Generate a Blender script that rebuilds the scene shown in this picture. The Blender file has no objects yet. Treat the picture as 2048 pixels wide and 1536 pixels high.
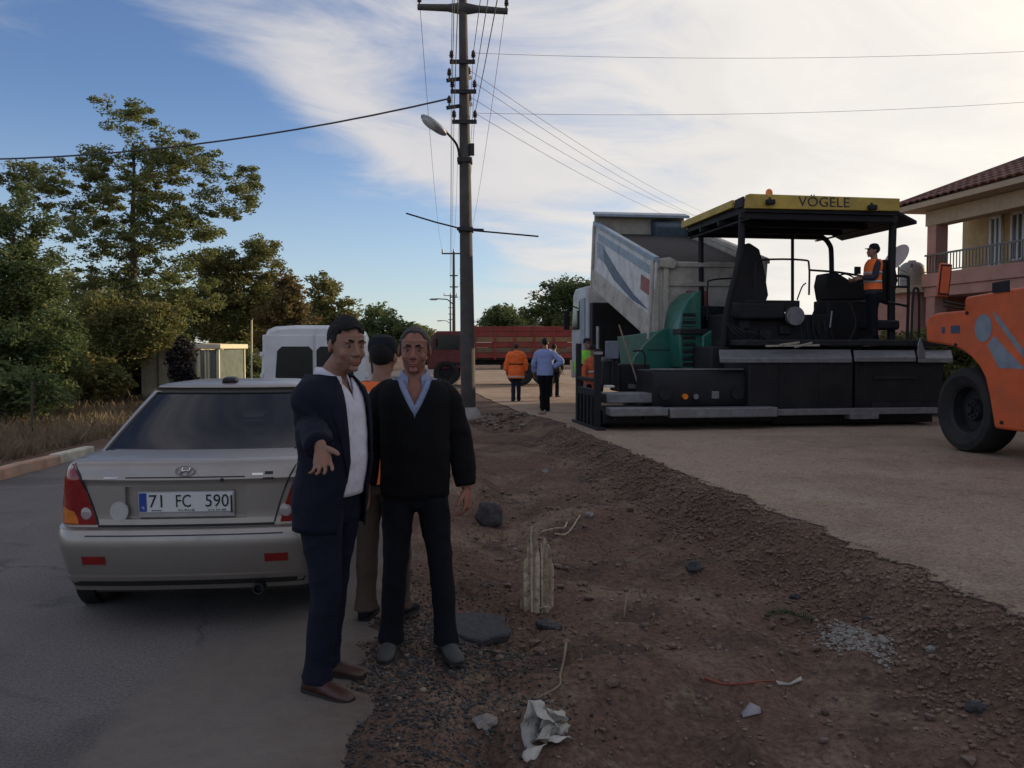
import bpy, bmesh, math, random
import numpy as np
from mathutils import Vector, Matrix, Euler
from mathutils.bvhtree import BVHTree
R = math.radians
random.seed(11); RNG = np.random.default_rng(7)
SC = bpy.context.scene
COL = SC.collection

# ---------------------------------------------------------------- camera, sky, sun, exposure
CAMZ, FPX, HOR = 1.65, 1770.0, 692.0
PITCH = math.atan((768 - HOR) / FPX)
cd = bpy.data.cameras.new('camera'); cam = bpy.data.objects.new('camera', cd); COL.objects.link(cam)
cd.sensor_width = 36; cd.lens = 36 * FPX / 2048; cd.clip_start = .05; cd.clip_end = 5000
cam.location = (0, 0, CAMZ); cam.rotation_euler = (math.pi / 2 - PITCH, 0, 0)
SC.camera = cam
SUN_AZ, SUN_EL = 60.0, 11.0
SKY_STRENGTH = .10
SUN_STRENGTH = 3.4
SUN_COLOR = (1, .78, .50)
EXPOSURE = 0.40
vs = SC.view_settings
vs.view_transform = 'Standard'; vs.look = 'None'; vs.exposure = EXPOSURE; vs.gamma = 1; vs.use_curve_mapping = False
sd = bpy.data.lights.new('sun', 'SUN'); sun = bpy.data.objects.new('sun', sd); COL.objects.link(sun)
sd.energy = SUN_STRENGTH; sd.angle = R(.6); sd.color = SUN_COLOR
SDIR = Vector((math.sin(R(SUN_AZ)) * math.cos(R(SUN_EL)), math.cos(R(SUN_AZ)) * math.cos(R(SUN_EL)), math.sin(R(SUN_EL))))
sun.rotation_euler = (-SDIR).to_track_quat('-Z', 'Y').to_euler(); sun.location = (40, 30, 30)

# pixel of the photograph -> point of the place (used to measure where things stand)
CF = Vector((0, math.cos(PITCH), -math.sin(PITCH))); CU = Vector((0, math.sin(PITCH), math.cos(PITCH))); CR = Vector((1, 0, 0))
CO = Vector((0, 0, CAMZ))
def ray(px, py): return CF + CR * ((px - 1024) / FPX) + CU * ((768 - py) / FPX)
def P(px, py, Y): d = ray(px, py); return CO + d * (Y / d.y)
def G(px, py, z=0.): d = ray(px, py); return CO + d * ((z - CAMZ) / d.z)
class Frame:                                    # a thing's own axes: x right, y forward, z up
    def __init__(s, o, head): s.o = Vector(o); s.rz = head; s.M = Matrix.Translation(s.o) @ Matrix.Rotation(head, 4, 'Z'); s.I = s.M.inverted()
    def _r(s, px, py): return s.I @ CO, s.I.to_3x3() @ ray(px, py)
    def y(s, px, py, c): o, d = s._r(px, py); q = o + d * ((c - o.y) / d.y); return q
    def x(s, px, py, c): o, d = s._r(px, py); return o + d * ((c - o.x) / d.x)
    def z(s, px, py, c): o, d = s._r(px, py); return o + d * ((c - o.z) / d.z)

# ---------------------------------------------------------------- node helper
class S:
    """a socket with arithmetic"""
    def __init__(s, t, k): s.t = t; s.k = k
    def m(s, op, *a, clamp=False):
        n = s.t.nodes.new('ShaderNodeMath'); n.operation = op; n.use_clamp = clamp
        for i, v in enumerate((s,) + a):
            if isinstance(v, S): s.t.links.new(v.k, n.inputs[i])
            else: n.inputs[i].default_value = v
        return S(s.t, n.outputs[0])
    def __add__(s, o): return s.m('ADD', o)
    __radd__ = __add__
    def __mul__(s, o): return s.m('MULTIPLY', o)
    __rmul__ = __mul__
    def __sub__(s, o): return s.m('SUBTRACT', o)
    def __rsub__(s, o): return (s * -1.) + o
    def __truediv__(s, o): return s.m('DIVIDE', o)
    def __pow__(s, o): return s.m('POWER', o)
    def step(s, a, b):
        n = s.t.nodes.new('ShaderNodeMapRange'); n.interpolation_type = 'SMOOTHSTEP'
        s.t.links.new(s.k, n.inputs[0]); n.inputs[1].default_value = a; n.inputs[2].default_value = b
        return S(s.t, n.outputs[0])
def mixc(t, f, a, b, kind='MIX'):
    n = t.nodes.new('ShaderNodeMix'); n.data_type = 'RGBA'; n.blend_type = kind; n.clamp_factor = True
    for v, i in ((f, 0), (a, 6), (b, 7)):
        if isinstance(v, S): t.links.new(v.k, n.inputs[i])
        elif i == 0: n.inputs[0].default_value = v
        else: n.inputs[i].default_value = (*v[:3], 1)
    return S(t, n.outputs[2])
def noise(t, vec, scale, detail=4., rough=.55, dist=0.):
    n = t.nodes.new('ShaderNodeTexNoise'); n.inputs['Scale'].default_value = scale; n.inputs['Detail'].default_value = detail
    n.inputs['Roughness'].default_value = rough; n.inputs['Distortion'].default_value = dist
    if vec is not None: t.links.new(vec.k, n.inputs['Vector'])
    return S(t, n.outputs[0])
def combine(t, x, y, z):
    n = t.nodes.new('ShaderNodeCombineXYZ')
    for i, v in enumerate((x, y, z)):
        if isinstance(v, S): t.links.new(v.k, n.inputs[i])
        else: n.inputs[i].default_value = v
    return S(t, n.outputs[0])

# ---------------------------------------------------------------- the sky
W = bpy.data.worlds.new('World'); SC.world = W; W.use_nodes = True
def make_sky():
    t = W.node_tree; t.nodes.clear(); L = t.links
    out = t.nodes.new('ShaderNodeOutputWorld'); bg = t.nodes.new('ShaderNodeBackground'); L.new(bg.outputs[0], out.inputs[0])
    sky = t.nodes.new('ShaderNodeTexSky'); sky.sky_type = 'NISHITA'; sky.sun_disc = False
    sky.sun_elevation = R(SUN_EL); sky.sun_rotation = R(SUN_AZ); sky.altitude = 900; sky.air_density = 1.0; sky.dust_density = .2; sky.ozone_density = 1.6
    tc = t.nodes.new('ShaderNodeTexCoord'); g = S(t, tc.outputs['Generated'])
    sp = t.nodes.new('ShaderNodeSeparateXYZ'); L.new(g.k, sp.inputs[0])
    x, y, z = (S(t, sp.outputs[i]) for i in range(3))
    az = x.m('ARCTAN2', y) * (180 / math.pi); el = z.m('ARCSINE') * (180 / math.pi)
    zz = z.m('MAXIMUM', 0.) + .16
    uv = combine(t, x / zz, y / zz, 0.)
    n1 = noise(t, uv, .75, 7, .56, .5)                                    # broad banks of cloud
    uv2 = combine(t, (x + y * .5) / zz * .95, (y - x * .5) / zz * 1.5, 3.)
    n2 = noise(t, uv2, 1.35, 9, .60, .9)                                  # drawn-out wisps
    dsun = x * SDIR.x + y * SDIR.y + z * SDIR.z
    veil = dsun.step(.40, .95)                                           # the cloud thickens towards the low sun
    def blob(px, py, sa, se, ang):
        d = ray(px, py).normalized(); a0 = math.degrees(math.atan2(d.x, d.y)); e0 = math.degrees(math.asin(d.z))
        c, s_ = math.cos(R(ang)), math.sin(R(ang))
        da, de = az - a0, el - e0
        u = (da * c + de * s_) / sa; v = (de * c - da * s_) / se
        return ((u * u + v * v) * -1.).m('EXPONENT')
    b = blob(690, 205, 7.0, 2.6, -26) * .52 + blob(930, 345, 8, 1.8, -8) * .26 + blob(1010, 300, 6, 4, 20) * .30 + blob(1070, 520, 5.0, 2.0, -35) * .22 \
        + blob(300, -40, 24, 4, 3) * .06 + blob(1500, 330, 9, 13, 0) * .26 + blob(1900, 200, 14, 16, 0) * .5
    clear = blob(150, 300, 15, 9.5, 0) * .60 + blob(860, 520, 9, 3.6, 0) * .30 + blob(560, 520, 12, 7, 0) * .42
    dens = (n1 - .5) * .9 + (n2 - .5) * 1.35 + b + veil * .14 - clear + .24
    cov = dens.step(-.10, .62)
    ccol = mixc(t, veil, (5.7, 5.5, 5.45), (8.9, 8.3, 7.2))
    shade = (n1 * .7 + n2 * .5).step(.40, .80)
    ccol = mixc(t, shade, mixc(t, .36, ccol, (3.9, 3.9, 4.3)), ccol)
    glow = dsun.step(.84, .99)
    ccol = mixc(t, glow * .75, ccol, (13.5, 11.8, 8.4))
    low = el.step(16., -2.) * .45                                        # pale haze above the horizon
    base = mixc(t, 1., S(t, sky.outputs[0]), (.90, .98, 1.26), 'MULTIPLY')
    base = mixc(t, low, base, mixc(t, veil, (4.9, 5.6, 5.9), (8.2, 8.0, 7.0)))
    L.new(mixc(t, cov * .94, base, ccol).k, bg.inputs[0])
    bg.inputs[1].default_value = SKY_STRENGTH
make_sky()

# ---------------------------------------------------------------- materials
MATS = {}
def mat(name, col, rough=.7, metal=0., var=.18, vscale=6., bump=0., bscale=40., col2=None, c2scale=3., c2lo=.5, c2hi=.7, dirt=0., dirtcol=(.16, .13, .105), spec=.5, coat=0., trans=0., emit=None):
    if name in MATS: return MATS[name]
    m = bpy.data.materials.new(name); m.use_nodes = True; t = m.node_tree; L = t.links
    b = t.nodes['Principled BSDF']
    tc = t.nodes.new('ShaderNodeTexCoord'); o = S(t, tc.outputs['Object'])
    c = mixc(t, 0., col, col)
    if col2: c = mixc(t, noise(t, o, c2scale, 5, .6, .3).step(c2lo, c2hi), col, col2)
    if var:
        f = noise(t, o, vscale, 6, .62)
        c = mixc(t, 1., c, mixc(t, f.step(.25, .75), (1 - var,) * 3, (1 + var,) * 3), 'MULTIPLY')
    if dirt:
        f2 = noise(t, o, 2.2, 7, .65, .4).step(.42, .68) * dirt
        c = mixc(t, f2, c, dirtcol)
        L.new((f2 * .4 + rough).k, b.inputs['Roughness'])
    else: b.inputs['Roughness'].default_value = rough
    L.new(c.k, b.inputs['Base Color'])
    b.inputs['Metallic'].default_value = metal; b.inputs['Specular IOR Level'].default_value = spec; b.inputs['Coat Weight'].default_value = coat
    b.inputs['Transmission Weight'].default_value = trans
    if emit: b.inputs['Emission Color'].default_value = (*emit[:3], 1); b.inputs['Emission Strength'].default_value = emit[3]
    if bump:
        n = t.nodes.new('ShaderNodeBump'); n.inputs['Strength'].default_value = min(bump, 1); n.inputs['Distance'].default_value = .02 * max(1, bump)
        L.new(noise(t, o, bscale, 5, .6).k, n.inputs['Height']); L.new(n.outputs[0], b.inputs['Normal'])
    MATS[name] = m; return m
def glassmat(name, tint=.25, col=(.02, .025, .03)):
    if name in MATS: return MATS[name]
    m = bpy.data.materials.new(name); m.use_nodes = True; t = m.node_tree; t.nodes.clear(); L = t.links
    o = t.nodes.new('ShaderNodeOutputMaterial'); mx = t.nodes.new('ShaderNodeMixShader'); L.new(mx.outputs[0], o.inputs[0])
    tr = t.nodes.new('ShaderNodeBsdfTransparent'); tr.inputs[0].default_value = (tint, tint, tint * 1.05, 1)
    gl = t.nodes.new('ShaderNodeBsdfGlossy'); gl.inputs['Roughness'].default_value = .04; gl.inputs[0].default_value = (.9, .9, .95, 1)
    fr = t.nodes.new('ShaderNodeFresnel'); fr.inputs[0].default_value = 1.5
    L.new(fr.outputs[0], mx.inputs[0]); L.new(tr.outputs[0], mx.inputs[1]); L.new(gl.outputs[0], mx.inputs[2])
    MATS[name] = m; return m
def leafmat(name, cols, trans=.35):
    if name in MATS: return MATS[name]
    m = bpy.data.materials.new(name); m.use_nodes = True; t = m.node_tree; t.nodes.clear(); L = t.links
    o = t.nodes.new('ShaderNodeOutputMaterial')
    ge = t.nodes.new('ShaderNodeNewGeometry'); r = S(t, ge.outputs['Random Per Island'])
    tc = t.nodes.new('ShaderNodeTexCoord'); ob = S(t, tc.outputs['Object'])
    f = (r * .55 + noise(t, ob, .9, 3, .6) * .9 - .22)
    cr = t.nodes.new('ShaderNodeValToRGB'); L.new(f.k, cr.inputs[0])
    e = cr.color_ramp.elements
    e[0].position = 0; e[1].position = 1; e[0].color = (*cols[0], 1); e[1].color = (*cols[-1], 1)
    for i, c in enumerate(cols[1:-1]): q = e.new((i + 1) / (len(cols) - 1)); q.color = (*c, 1)
    d = t.nodes.new('ShaderNodeBsdfPrincipled'); d.inputs['Roughness'].default_value = .6; d.inputs['Specular IOR Level'].default_value = .25
    tl = t.nodes.new('ShaderNodeBsdfTranslucent'); mx = t.nodes.new('ShaderNodeMixShader'); mx.inputs[0].default_value = trans
    L.new(cr.outputs[0], d.inputs['Base Color']); L.new(cr.outputs[0], tl.inputs[0])
    L.new(d.outputs[0], mx.inputs[1]); L.new(tl.outputs[0], mx.inputs[2]); L.new(mx.outputs[0], o.inputs[0])
    MATS[name] = m; return m

# ---------------------------------------------------------------- objects
def tag(o, label=None, cat=None, group=None, kind=None):
    if label: o['label'] = label
    if cat: o['category'] = cat
    if group: o['group'] = group
    if kind: o['kind'] = kind
    return o
def empty(name, loc=(0, 0, 0), rz=0., label=None, cat=None, group=None):
    o = bpy.data.objects.new(name, None); COL.objects.link(o); o.location = loc; o.rotation_euler = (0, 0, rz); o.empty_display_size = .2
    return tag(o, label, cat, group)
def put(name, me, m=None, parent=None, loc=None, rot=None):
    o = bpy.data.objects.new(name, me); COL.objects.link(o)
    if m and not len(me.materials): me.materials.append(m)
    if parent: o.parent = parent
    if loc is not None: o.location = loc
    if rot is not None: o.rotation_euler = rot
    return o
def copy_tree(o, parent=None):
    c = o.copy(); COL.objects.link(c); c.parent = parent
    for ch in list(o.children): copy_tree(ch, c)
    return c
def catmull(pts, k=4):
    pts = [np.array(p, float) for p in pts]
    if len(pts) < 3: return [pts[0] + (pts[-1] - pts[0]) * i / k for i in range(k + 1)]
    q = [2 * pts[0] - pts[1]] + pts + [2 * pts[-1] - pts[-2]]; out = []
    for i in range(1, len(q) - 2):
        for j in range(k):
            u = j / k; a, b, c, d = q[i - 1:i + 3]
            out.append(.5 * (2 * b + (c - a) * u + (2 * a - 5 * b + 4 * c - d) * u * u + (3 * b - a - 3 * c + d) * u ** 3))
    out.append(pts[-1]); return out
class MB:
    def __init__(s): s.v = []; s.f = []
    def add(s, vs, fs):
        k = len(s.v); s.v += [tuple(v) for v in vs]; s.f += [tuple(i + k for i in f) for f in fs]; return s
    def box(s, c, d, rot=None):
        x, y, z = (q / 2 for q in d)
        vs = [Vector(p) for p in ((-x, -y, -z), (x, -y, -z), (x, y, -z), (-x, y, -z), (-x, -y, z), (x, -y, z), (x, y, z), (-x, y, z))]
        if rot is not None:
            e = rot if isinstance(rot, Matrix) else Euler(rot).to_matrix(); vs = [e @ v for v in vs]
        c = Vector(c); return s.add([v + c for v in vs], [(0, 3, 2, 1), (4, 5, 6, 7), (0, 1, 5, 4), (1, 2, 6, 5), (2, 3, 7, 6), (3, 0, 4, 7)])
    def bx(s, x0, x1, y0, y1, z0, z1): return s.box(((x0 + x1) / 2, (y0 + y1) / 2, (z0 + z1) / 2), (abs(x1 - x0), abs(y1 - y0), abs(z1 - z0)))
    def bar(s, a, b, w, h=None):
        a, b = Vector(a), Vector(b); d = b - a; h = h or w
        return s.box((a + b) / 2, (w, d.length, h), d.to_track_quat('Y', 'Z').to_matrix())
    def rings(s, rs, cap=True, closed=False):
        n = len(rs[0]); vs = [p for r in rs for p in r]; fs = []
        for i in range(len(rs) - 1 + (1 if closed else 0)):
            a, b = i * n, ((i + 1) % len(rs)) * n
            for j in range(n): fs.append((a + j, a + (j + 1) % n, b + (j + 1) % n, b + j))
        if cap and not closed: fs += [tuple(range(n))[::-1], tuple(range((len(rs) - 1) * n, len(rs) * n))]
        return s.add(vs, fs)
    def tube(s, pts, r, n=10, k=0, ref=None, round_ends=False, power=2.):
        """swept ellipse; r scalar, list of scalars or of (a,b); a lies along ref"""
        pts = [np.array(p, float) for p in pts]
        if not isinstance(r, (list, tuple)): r = [r] * len(pts)
        rr = [np.array((q, q) if np.isscalar(q) else q, float) for q in r]
        if k: rr = catmull(rr, k); pts = catmull(pts, k)
        if round_ends:
            for e in (0, -1):
                o = 1 if e == 0 else -2
                d = pts[e] - pts[o]; d /= max(np.linalg.norm(d), 1e-9); m = float(min(rr[e])); base = pts[e].copy(); rb = rr[e].copy()
                for tt, sc in ((.45, .87), (.8, .55), (.97, .2)):
                    q = base + d * m * tt
                    if e == 0: pts.insert(0, q); rr.insert(0, rb * sc)
                    else: pts.append(q); rr.append(rb * sc)
        rings = []; u = None
        for i, p in enumerate(pts):
            a = pts[max(i - 1, 0)]; b = pts[min(i + 1, len(pts) - 1)]; d = b - a; d = d / max(np.linalg.norm(d), 1e-9)
            if ref is not None: u = np.array(ref, float)
            elif u is None: u = np.array((1., 0, 0)) if abs(d[0]) < .9 else np.array((0, 1., 0))
            u = u - d * (u @ d); u /= max(np.linalg.norm(u), 1e-9); w = np.cross(d, u)
            ring = []
            for j in range(n):
                t = 2 * math.pi * j / n; ct, st = math.cos(t), math.sin(t)
                if power != 2.: ct, st = math.copysign(abs(ct) ** (2 / power), ct), math.copysign(abs(st) ** (2 / power), st)
                ring.append(p + u * rr[i][0] * ct + w * rr[i][1] * st)
            rings.append(ring)
        return s.rings(rings)
    def cyl(s, a, b, r, r2=None, n=16): return s.tube([a, b], [r, r if r2 is None else r2], n)
    def ell(s, c, r, n=14, m=9, rot=None):
        c = np.array(c, float); e = None if rot is None else np.array(Euler(rot).to_matrix()); rs = []
        for i in range(1, m):
            p = math.pi * i / m
            ring = [np.array((r[0] * math.sin(p) * math.cos(2 * math.pi * j / n), r[1] * math.sin(p) * math.sin(2 * math.pi * j / n), -r[2] * math.cos(p))) for j in range(n)]
            rs.append([c + (q if e is None else e @ q) for q in ring])
        return s.rings(rs)
    def prism(s, poly, axis, a, b):
        """poly of 2-D points extruded along axis 0/1/2 from a to b"""
        def put3(p, t): q = list(p); q.insert(axis, t); return q
        n = len(poly); vs = [put3(p, a) for p in poly] + [put3(p, b) for p in poly]
        fs = [tuple(range(n))[::-1], tuple(range(n, 2 * n))] + [(i, (i + 1) % n, n + (i + 1) % n, n + i) for i in range(n)]
        return s.add(vs, fs)
    def lathe(s, prof, c=(0, 0, 0), axis=2, n=24, cap=True):
        """prof: (radius, height) pairs round an axis"""
        rs = []
        for r, h in prof:
            ring = []
            for j in range(n):
                t = 2 * math.pi * j / n; q = [r * math.cos(t), r * math.sin(t)]; q.insert(axis, h); ring.append([q[i] + c[i] for i in range(3)])
            rs.append(ring)
        return s.rings(rs, cap)
    def mesh(s, name='mesh', smooth=None):
        me = bpy.data.meshes.new(name); me.from_pydata(s.v, [], s.f); me.validate()
        bm = bmesh.new(); bm.from_mesh(me); bmesh.ops.recalc_face_normals(bm, faces=bm.faces); bm.to_mesh(me); bm.free()
        if smooth is not None:
            me.polygons.foreach_set('use_smooth', [True] * len(me.polygons))
            if smooth < 180: me.set_sharp_from_angle(angle=R(smooth))
        return me
    def build(s, name, m, parent=None, smooth=35, bev=0., seg=2, loc=None, rot=None, sub=0):
        o = put(name, s.mesh(name, smooth), m, parent, loc, rot)
        if bev:
            q = o.modifiers.new('bevel', 'BEVEL'); q.width = bev; q.segments = seg; q.limit_method = 'ANGLE'; q.angle_limit = R(40)
        if sub:
            q = o.modifiers.new('sub', 'SUBSURF'); q.levels = sub; q.render_levels = sub
        return o
def text_mesh(body, size, ext=.002, spacing=1., xs=1.):
    c = bpy.data.curves.new('t', 'FONT'); c.body = body; c.size = size; c.extrude = ext; c.align_x = 'CENTER'; c.align_y = 'CENTER'; c.space_character = spacing
    c.resolution_u = 3
    o = bpy.data.objects.new('t', c); COL.objects.link(o); bpy.context.view_layer.update()
    me = bpy.data.meshes.new_from_object(o.evaluated_get(bpy.context.evaluated_depsgraph_get()))
    bpy.data.objects.remove(o); bpy.data.curves.remove(c)
    me.materials.clear()
    if xs != 1.: me.transform(Matrix.Scale(xs, 4, (1, 0, 0)))
    return me
def baked(o):
    bpy.context.view_layer.update()
    me = bpy.data.meshes.new_from_object(o.evaluated_get(bpy.context.evaluated_depsgraph_get())); return me
def solid(mb, voxel=.01, it=4, fac=.5):
    """melt overlapping forms into one continuous surface"""
    me = mb.mesh('m'); o = bpy.data.objects.new('m', me); COL.objects.link(o)
    r = o.modifiers.new('r', 'REMESH'); r.mode = 'VOXEL'; r.voxel_size = voxel; r.use_smooth_shade = True
    if it: q = o.modifiers.new('s', 'SMOOTH'); q.factor = fac; q.iterations = it
    out = baked(o); bpy.data.objects.remove(o); bpy.data.meshes.remove(me)
    out.polygons.foreach_set('use_smooth', [True] * len(out.polygons)); return out

# value noise for relief
_T = RNG.random((256, 256))
def vnoise(x, y):
    x = np.asarray(x, float); y = np.asarray(y, float); xi = np.floor(x).astype(int); yi = np.floor(y).astype(int); fx = x - xi; fy = y - yi
    fx = fx * fx * (3 - 2 * fx); fy = fy * fy * (3 - 2 * fy)
    a = _T[xi % 256, yi % 256]; b = _T[(xi + 1) % 256, yi % 256]; c = _T[xi % 256, (yi + 1) % 256]; d = _T[(xi + 1) % 256, (yi + 1) % 256]
    return (a * (1 - fx) + b * fx) * (1 - fy) + (c * (1 - fx) + d * fx) * fy
def fbm(x, y, o=5, g=.5):
    s = 0; a = 1; n = 0
    for i in range(o): s = s + a * (vnoise(x * 2 ** i + 17.3 * i, y * 2 ** i + 9.1 * i) - .5); n += a; a *= g
    return s / n * 2
def sstep(x, a, b): t = np.clip((np.asarray(x, float) - a) / (b - a), 0, 1); return t * t * (3 - 2 * t)
# ---------------------------------------------------------------- ground, road, roadbed
BED = .15
def xe(y): return 1.12 + (15.8 - np.asarray(y, float)) * .159          # upper edge of the raised roadbed
def xr(y): return -.72 - (np.asarray(y, float) - 5) * .045             # right edge of the asphalt
def xl(y): return -6.35 - (np.asarray(y, float) - 10.7) * .03          # left edge of the asphalt
BUMPS = [(1080, 905, .16, .9), (1000, 870, .12, .8), (980, 1230, .05, .25), (1150, 1270, .06, .2), (1400, 1110, .10, .35), (1250, 1170, .07, .5), (1320, 1290, .06, .45),
         (1075, 1510, -.10, .22), (960, 1480, -.05, .3), (1500, 1300, .05, .3), (1200, 1000, .05, .5), (1050, 1090, .04, .5), (1620, 1330, -.05, .35), (1420, 1350, -.04, .4), (1100, 1400, .04, .3)]
BUMPS = [(*G(a, b)[:2], h, r) for a, b, h, r in BUMPS]
BUMPS += [(float(RNG.uniform(-.5, 2.2)), float(3 + 9 * RNG.random() ** 1.3), float(RNG.choice((-1, 1, 1)) * RNG.uniform(.025, .075)), float(RNG.uniform(.09, .32))) for _ in range(110)]
def hgt(x, y):
    x = np.asarray(x, float); y = np.asarray(y, float)
    e = xe(y) + .05 * fbm(x * 0 + 3.3, y * 1.7, 3)
    near = 1 - sstep(y, 17, 23)
    verge = sstep(x, xr(y) - .1, xr(y) + .55) * (1 - sstep(x, e - .25, e + .05))
    z = verge * (.12 * fbm(x * 1.1, y * 1.1, 5, .55) + .05 * np.abs(fbm(x * 3.1 + 5, y * 3.1, 4, .6)) - .03) * (.35 + .65 * near)
    for bx, by, h, r in BUMPS: z = z + verge * h * np.exp(-((x - bx) ** 2 + (y - by) ** 2) / (r * r))
    z = z - .12 * sstep(x, xr(y) + .1, xr(y) + 1.0) * (1 - sstep(x, e - .6, e - .1)) * near
    bank = sstep(x, e - .75, e) * BED * near
    z = z + bank + (1 - sstep(np.abs(x - e + .3), .2, .6)) * .02 * fbm(x * 4, y * 4, 4, .6) * near
    z = z + .006 * fbm(x * 2.3, y * 2.3, 3) * sstep(x, e, e + .4)
    left = sstep(-x, -xl(y) + .7, -xl(y) + 2.2)                         # left verge climbs a little beyond the kerb
    z = z + left * (.10 + .10 * fbm(x * .5, y * .5, 4) + .25 * sstep(-x, 9, 14))
    return z
def hz(x, y): return float(hgt(x, y))
def onground(px, py, z=0.):
    p = G(px, py, z)
    for _ in range(5): p = G(px, py, hz(p.x, p.y))
    return Vector((p.x, p.y, hz(p.x, p.y)))
def graded(lo, hi, a, b, d, g=1.12, dmax=60.):
    c = list(np.arange(a, b + 1e-6, d)); s = d
    while c[-1] < hi: s = min(s * g, dmax); c.append(c[-1] + s)
    s = d
    while c[0] > lo: s = min(s * g, dmax); c.insert(0, c[0] - s)
    return np.array(c)
def sheet(name, X, Y, Z, m, kind='structure'):
    n, k = X.shape; me = bpy.data.meshes.new(name)
    vs = np.stack([X.ravel(), Y.ravel(), Z.ravel()], 1)
    i = np.arange(n * k).reshape(n, k); fs = np.stack([i[:-1, :-1], i[1:, :-1], i[1:, 1:], i[:-1, 1:]], -1).reshape(-1, 4)
    me.from_pydata(vs.tolist(), [], fs.tolist()); me.polygons.foreach_set('use_smooth', [True] * len(me.polygons))
    me.update()
    if me.polygons[0].normal.z < 0: me.flip_normals()
    o = put(name, me, m); o['kind'] = kind; return o
def ground_mat(name, base, patches, fine, bump, bs, rough=.95):
    m = bpy.data.materials.new(name); m.use_nodes = True; t = m.node_tree; L = t.links; b = t.nodes['Principled BSDF']
    tc = t.nodes.new('ShaderNodeTexCoord'); o = S(t, tc.outputs['Object']); c = mixc(t, 0., base, base)
    for col, sc, lo, hi, am, off in patches:
        mp = t.nodes.new('ShaderNodeVectorMath'); mp.operation = 'ADD'; L.new(o.k, mp.inputs[0]); mp.inputs[1].default_value = (off, off * 1.7, 0)
        c = mixc(t, noise(t, S(t, mp.outputs[0]), sc, 8, .63, .25).step(lo, hi) * am, c, col)
    f = noise(t, o, fine, 6, .7); c = mixc(t, 1., c, mixc(t, f.step(.28, .72), (.58,) * 3, (1.42,) * 3), 'MULTIPLY')
    L.new(c.k, b.inputs['Base Color']); b.inputs['Roughness'].default_value = rough; b.inputs['Specular IOR Level'].default_value = .2
    n = t.nodes.new('ShaderNodeBump'); n.inputs['Strength'].default_value = bump; n.inputs['Distance'].default_value = .03
    h = noise(t, o, bs, 7, .68) + noise(t, o, bs * 5, 4, .7) * .3
    L.new(h.k, n.inputs['Height']); L.new(n.outputs[0], b.inputs['Normal']); return m, c, b, t, o
gx = graded(-1500, 1500, -1.6, 3.6, .04, 1.10); gy = graded(-60, 3000, 2.6, 9.5, .04, 1.035)
X, Y = np.meshgrid(gx, gy, indexing='ij')
soil, *_ = ground_mat('soil', (.134, .082, .059), [((.225, .158, .112), .9, .45, .68, .9, 0), ((.074, .049, .039), 1.5, .5, .64, .85, 31), ((.21, .165, .105), 2.6, .58, .72, .55, 57), ((.33, .26, .205), 9., .64, .74, .5, 80)], 28, 1.0, 9)
ground = sheet('ground', X, Y, hgt(X, Y), soil)
# asphalt road on the left, dusty towards its broken right edge
am, c, b, t, o = ground_mat('asphalt', (.16, .145, .138), [((.21, .19, .175), .5, .4, .7, .75, 0), ((.085, .08, .082), 1.4, .55, .7, .6, 12), ((.22, .195, .165), 6., .6, .75, .4, 40), ((.07, .066, .066), .25, .56, .62, .5, 70)], 75, .45, 60, .8)
sp = t.nodes.new('ShaderNodeSeparateXYZ'); t.links.new(o.k, sp.inputs[0])
edge = S(t, sp.outputs[0]) + 1.72 - S(t, sp.outputs[1]).step(4.4, 6.4) * .85 + noise(t, o, 1.6, 6, .62) * .5 - .25
dust = edge.step(-.07, .09)
t.links.new(mixc(t, dust * .9, c, mixc(t, noise(t, o, 9, 6, .7), (.13, .112, .096), (.25, .215, .182))).k, b.inputs['Base Color'])
vo = t.nodes.new('ShaderNodeTexVoronoi'); vo.feature = 'DISTANCE_TO_EDGE'; vo.inputs['Scale'].default_value = .42
wv = t.nodes.new('ShaderNodeVectorMath'); wv.operation = 'ADD'; t.links.new(o.k, wv.inputs[0]); nz = noise(t, o, 2.2, 5, .6); t.links.new(combine(t, nz * .7, nz * -.6, 0.).k, wv.inputs[1]); t.links.new(wv.outputs[0], vo.inputs['Vector'])
crack = (1. - S(t, vo.outputs['Distance']).step(.003, .011)) * noise(t, o, .5, 3, .5).step(.48, .6)
lk = b.inputs['Base Color'].links[0].from_socket; t.links.new(mixc(t, crack * .35, S(t, lk), (.03, .028, .028)).k, b.inputs['Base Color'])
red_ = S(t, sp.outputs[0]) + .72 + (S(t, sp.outputs[1]) - 5.) * .045 + noise(t, o, 3.5, 6, .65) * .9 - .45
lk = b.inputs['Base Color'].links[0].from_socket; t.links.new(mixc(t, red_.step(-.42, .10) * .85, S(t, lk), mixc(t, noise(t, o, 14, 6, .7).step(.35, .65), (.085, .062, .05), (.17, .125, .097))).k, b.inputs['Base Color'])
ry = graded(-30, 95, 2.5, 12, .08, 1.06, 2.)
def strip(name, y, fl, fr, n, m, lift, jl=0., jr=0., drop=0.):
    u = np.linspace(0, 1, n) if not isinstance(n, np.ndarray) else n
    l = fl(y) + jl * fbm(y * 0 + 7.7, y * 2.2, 5, .65); r = fr(y) + jr * fbm(y * 0 + 1.7, y * 2.2, 5, .65)
    X = l[None, :] + (r - l)[None, :] * u[:, None]; Y = np.repeat(y[None, :], len(u), 0)
    Z = hgt(X, Y) + lift
    if drop: Z[0] -= drop; Z[-1] -= drop
    return sheet(name, X, Y, Z, m)
road = strip('road', ry, xl, xr, np.r_[0, .01, np.linspace(.03, .97, 26), .99, 1], am, .012, .10, .34, .02)
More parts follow.
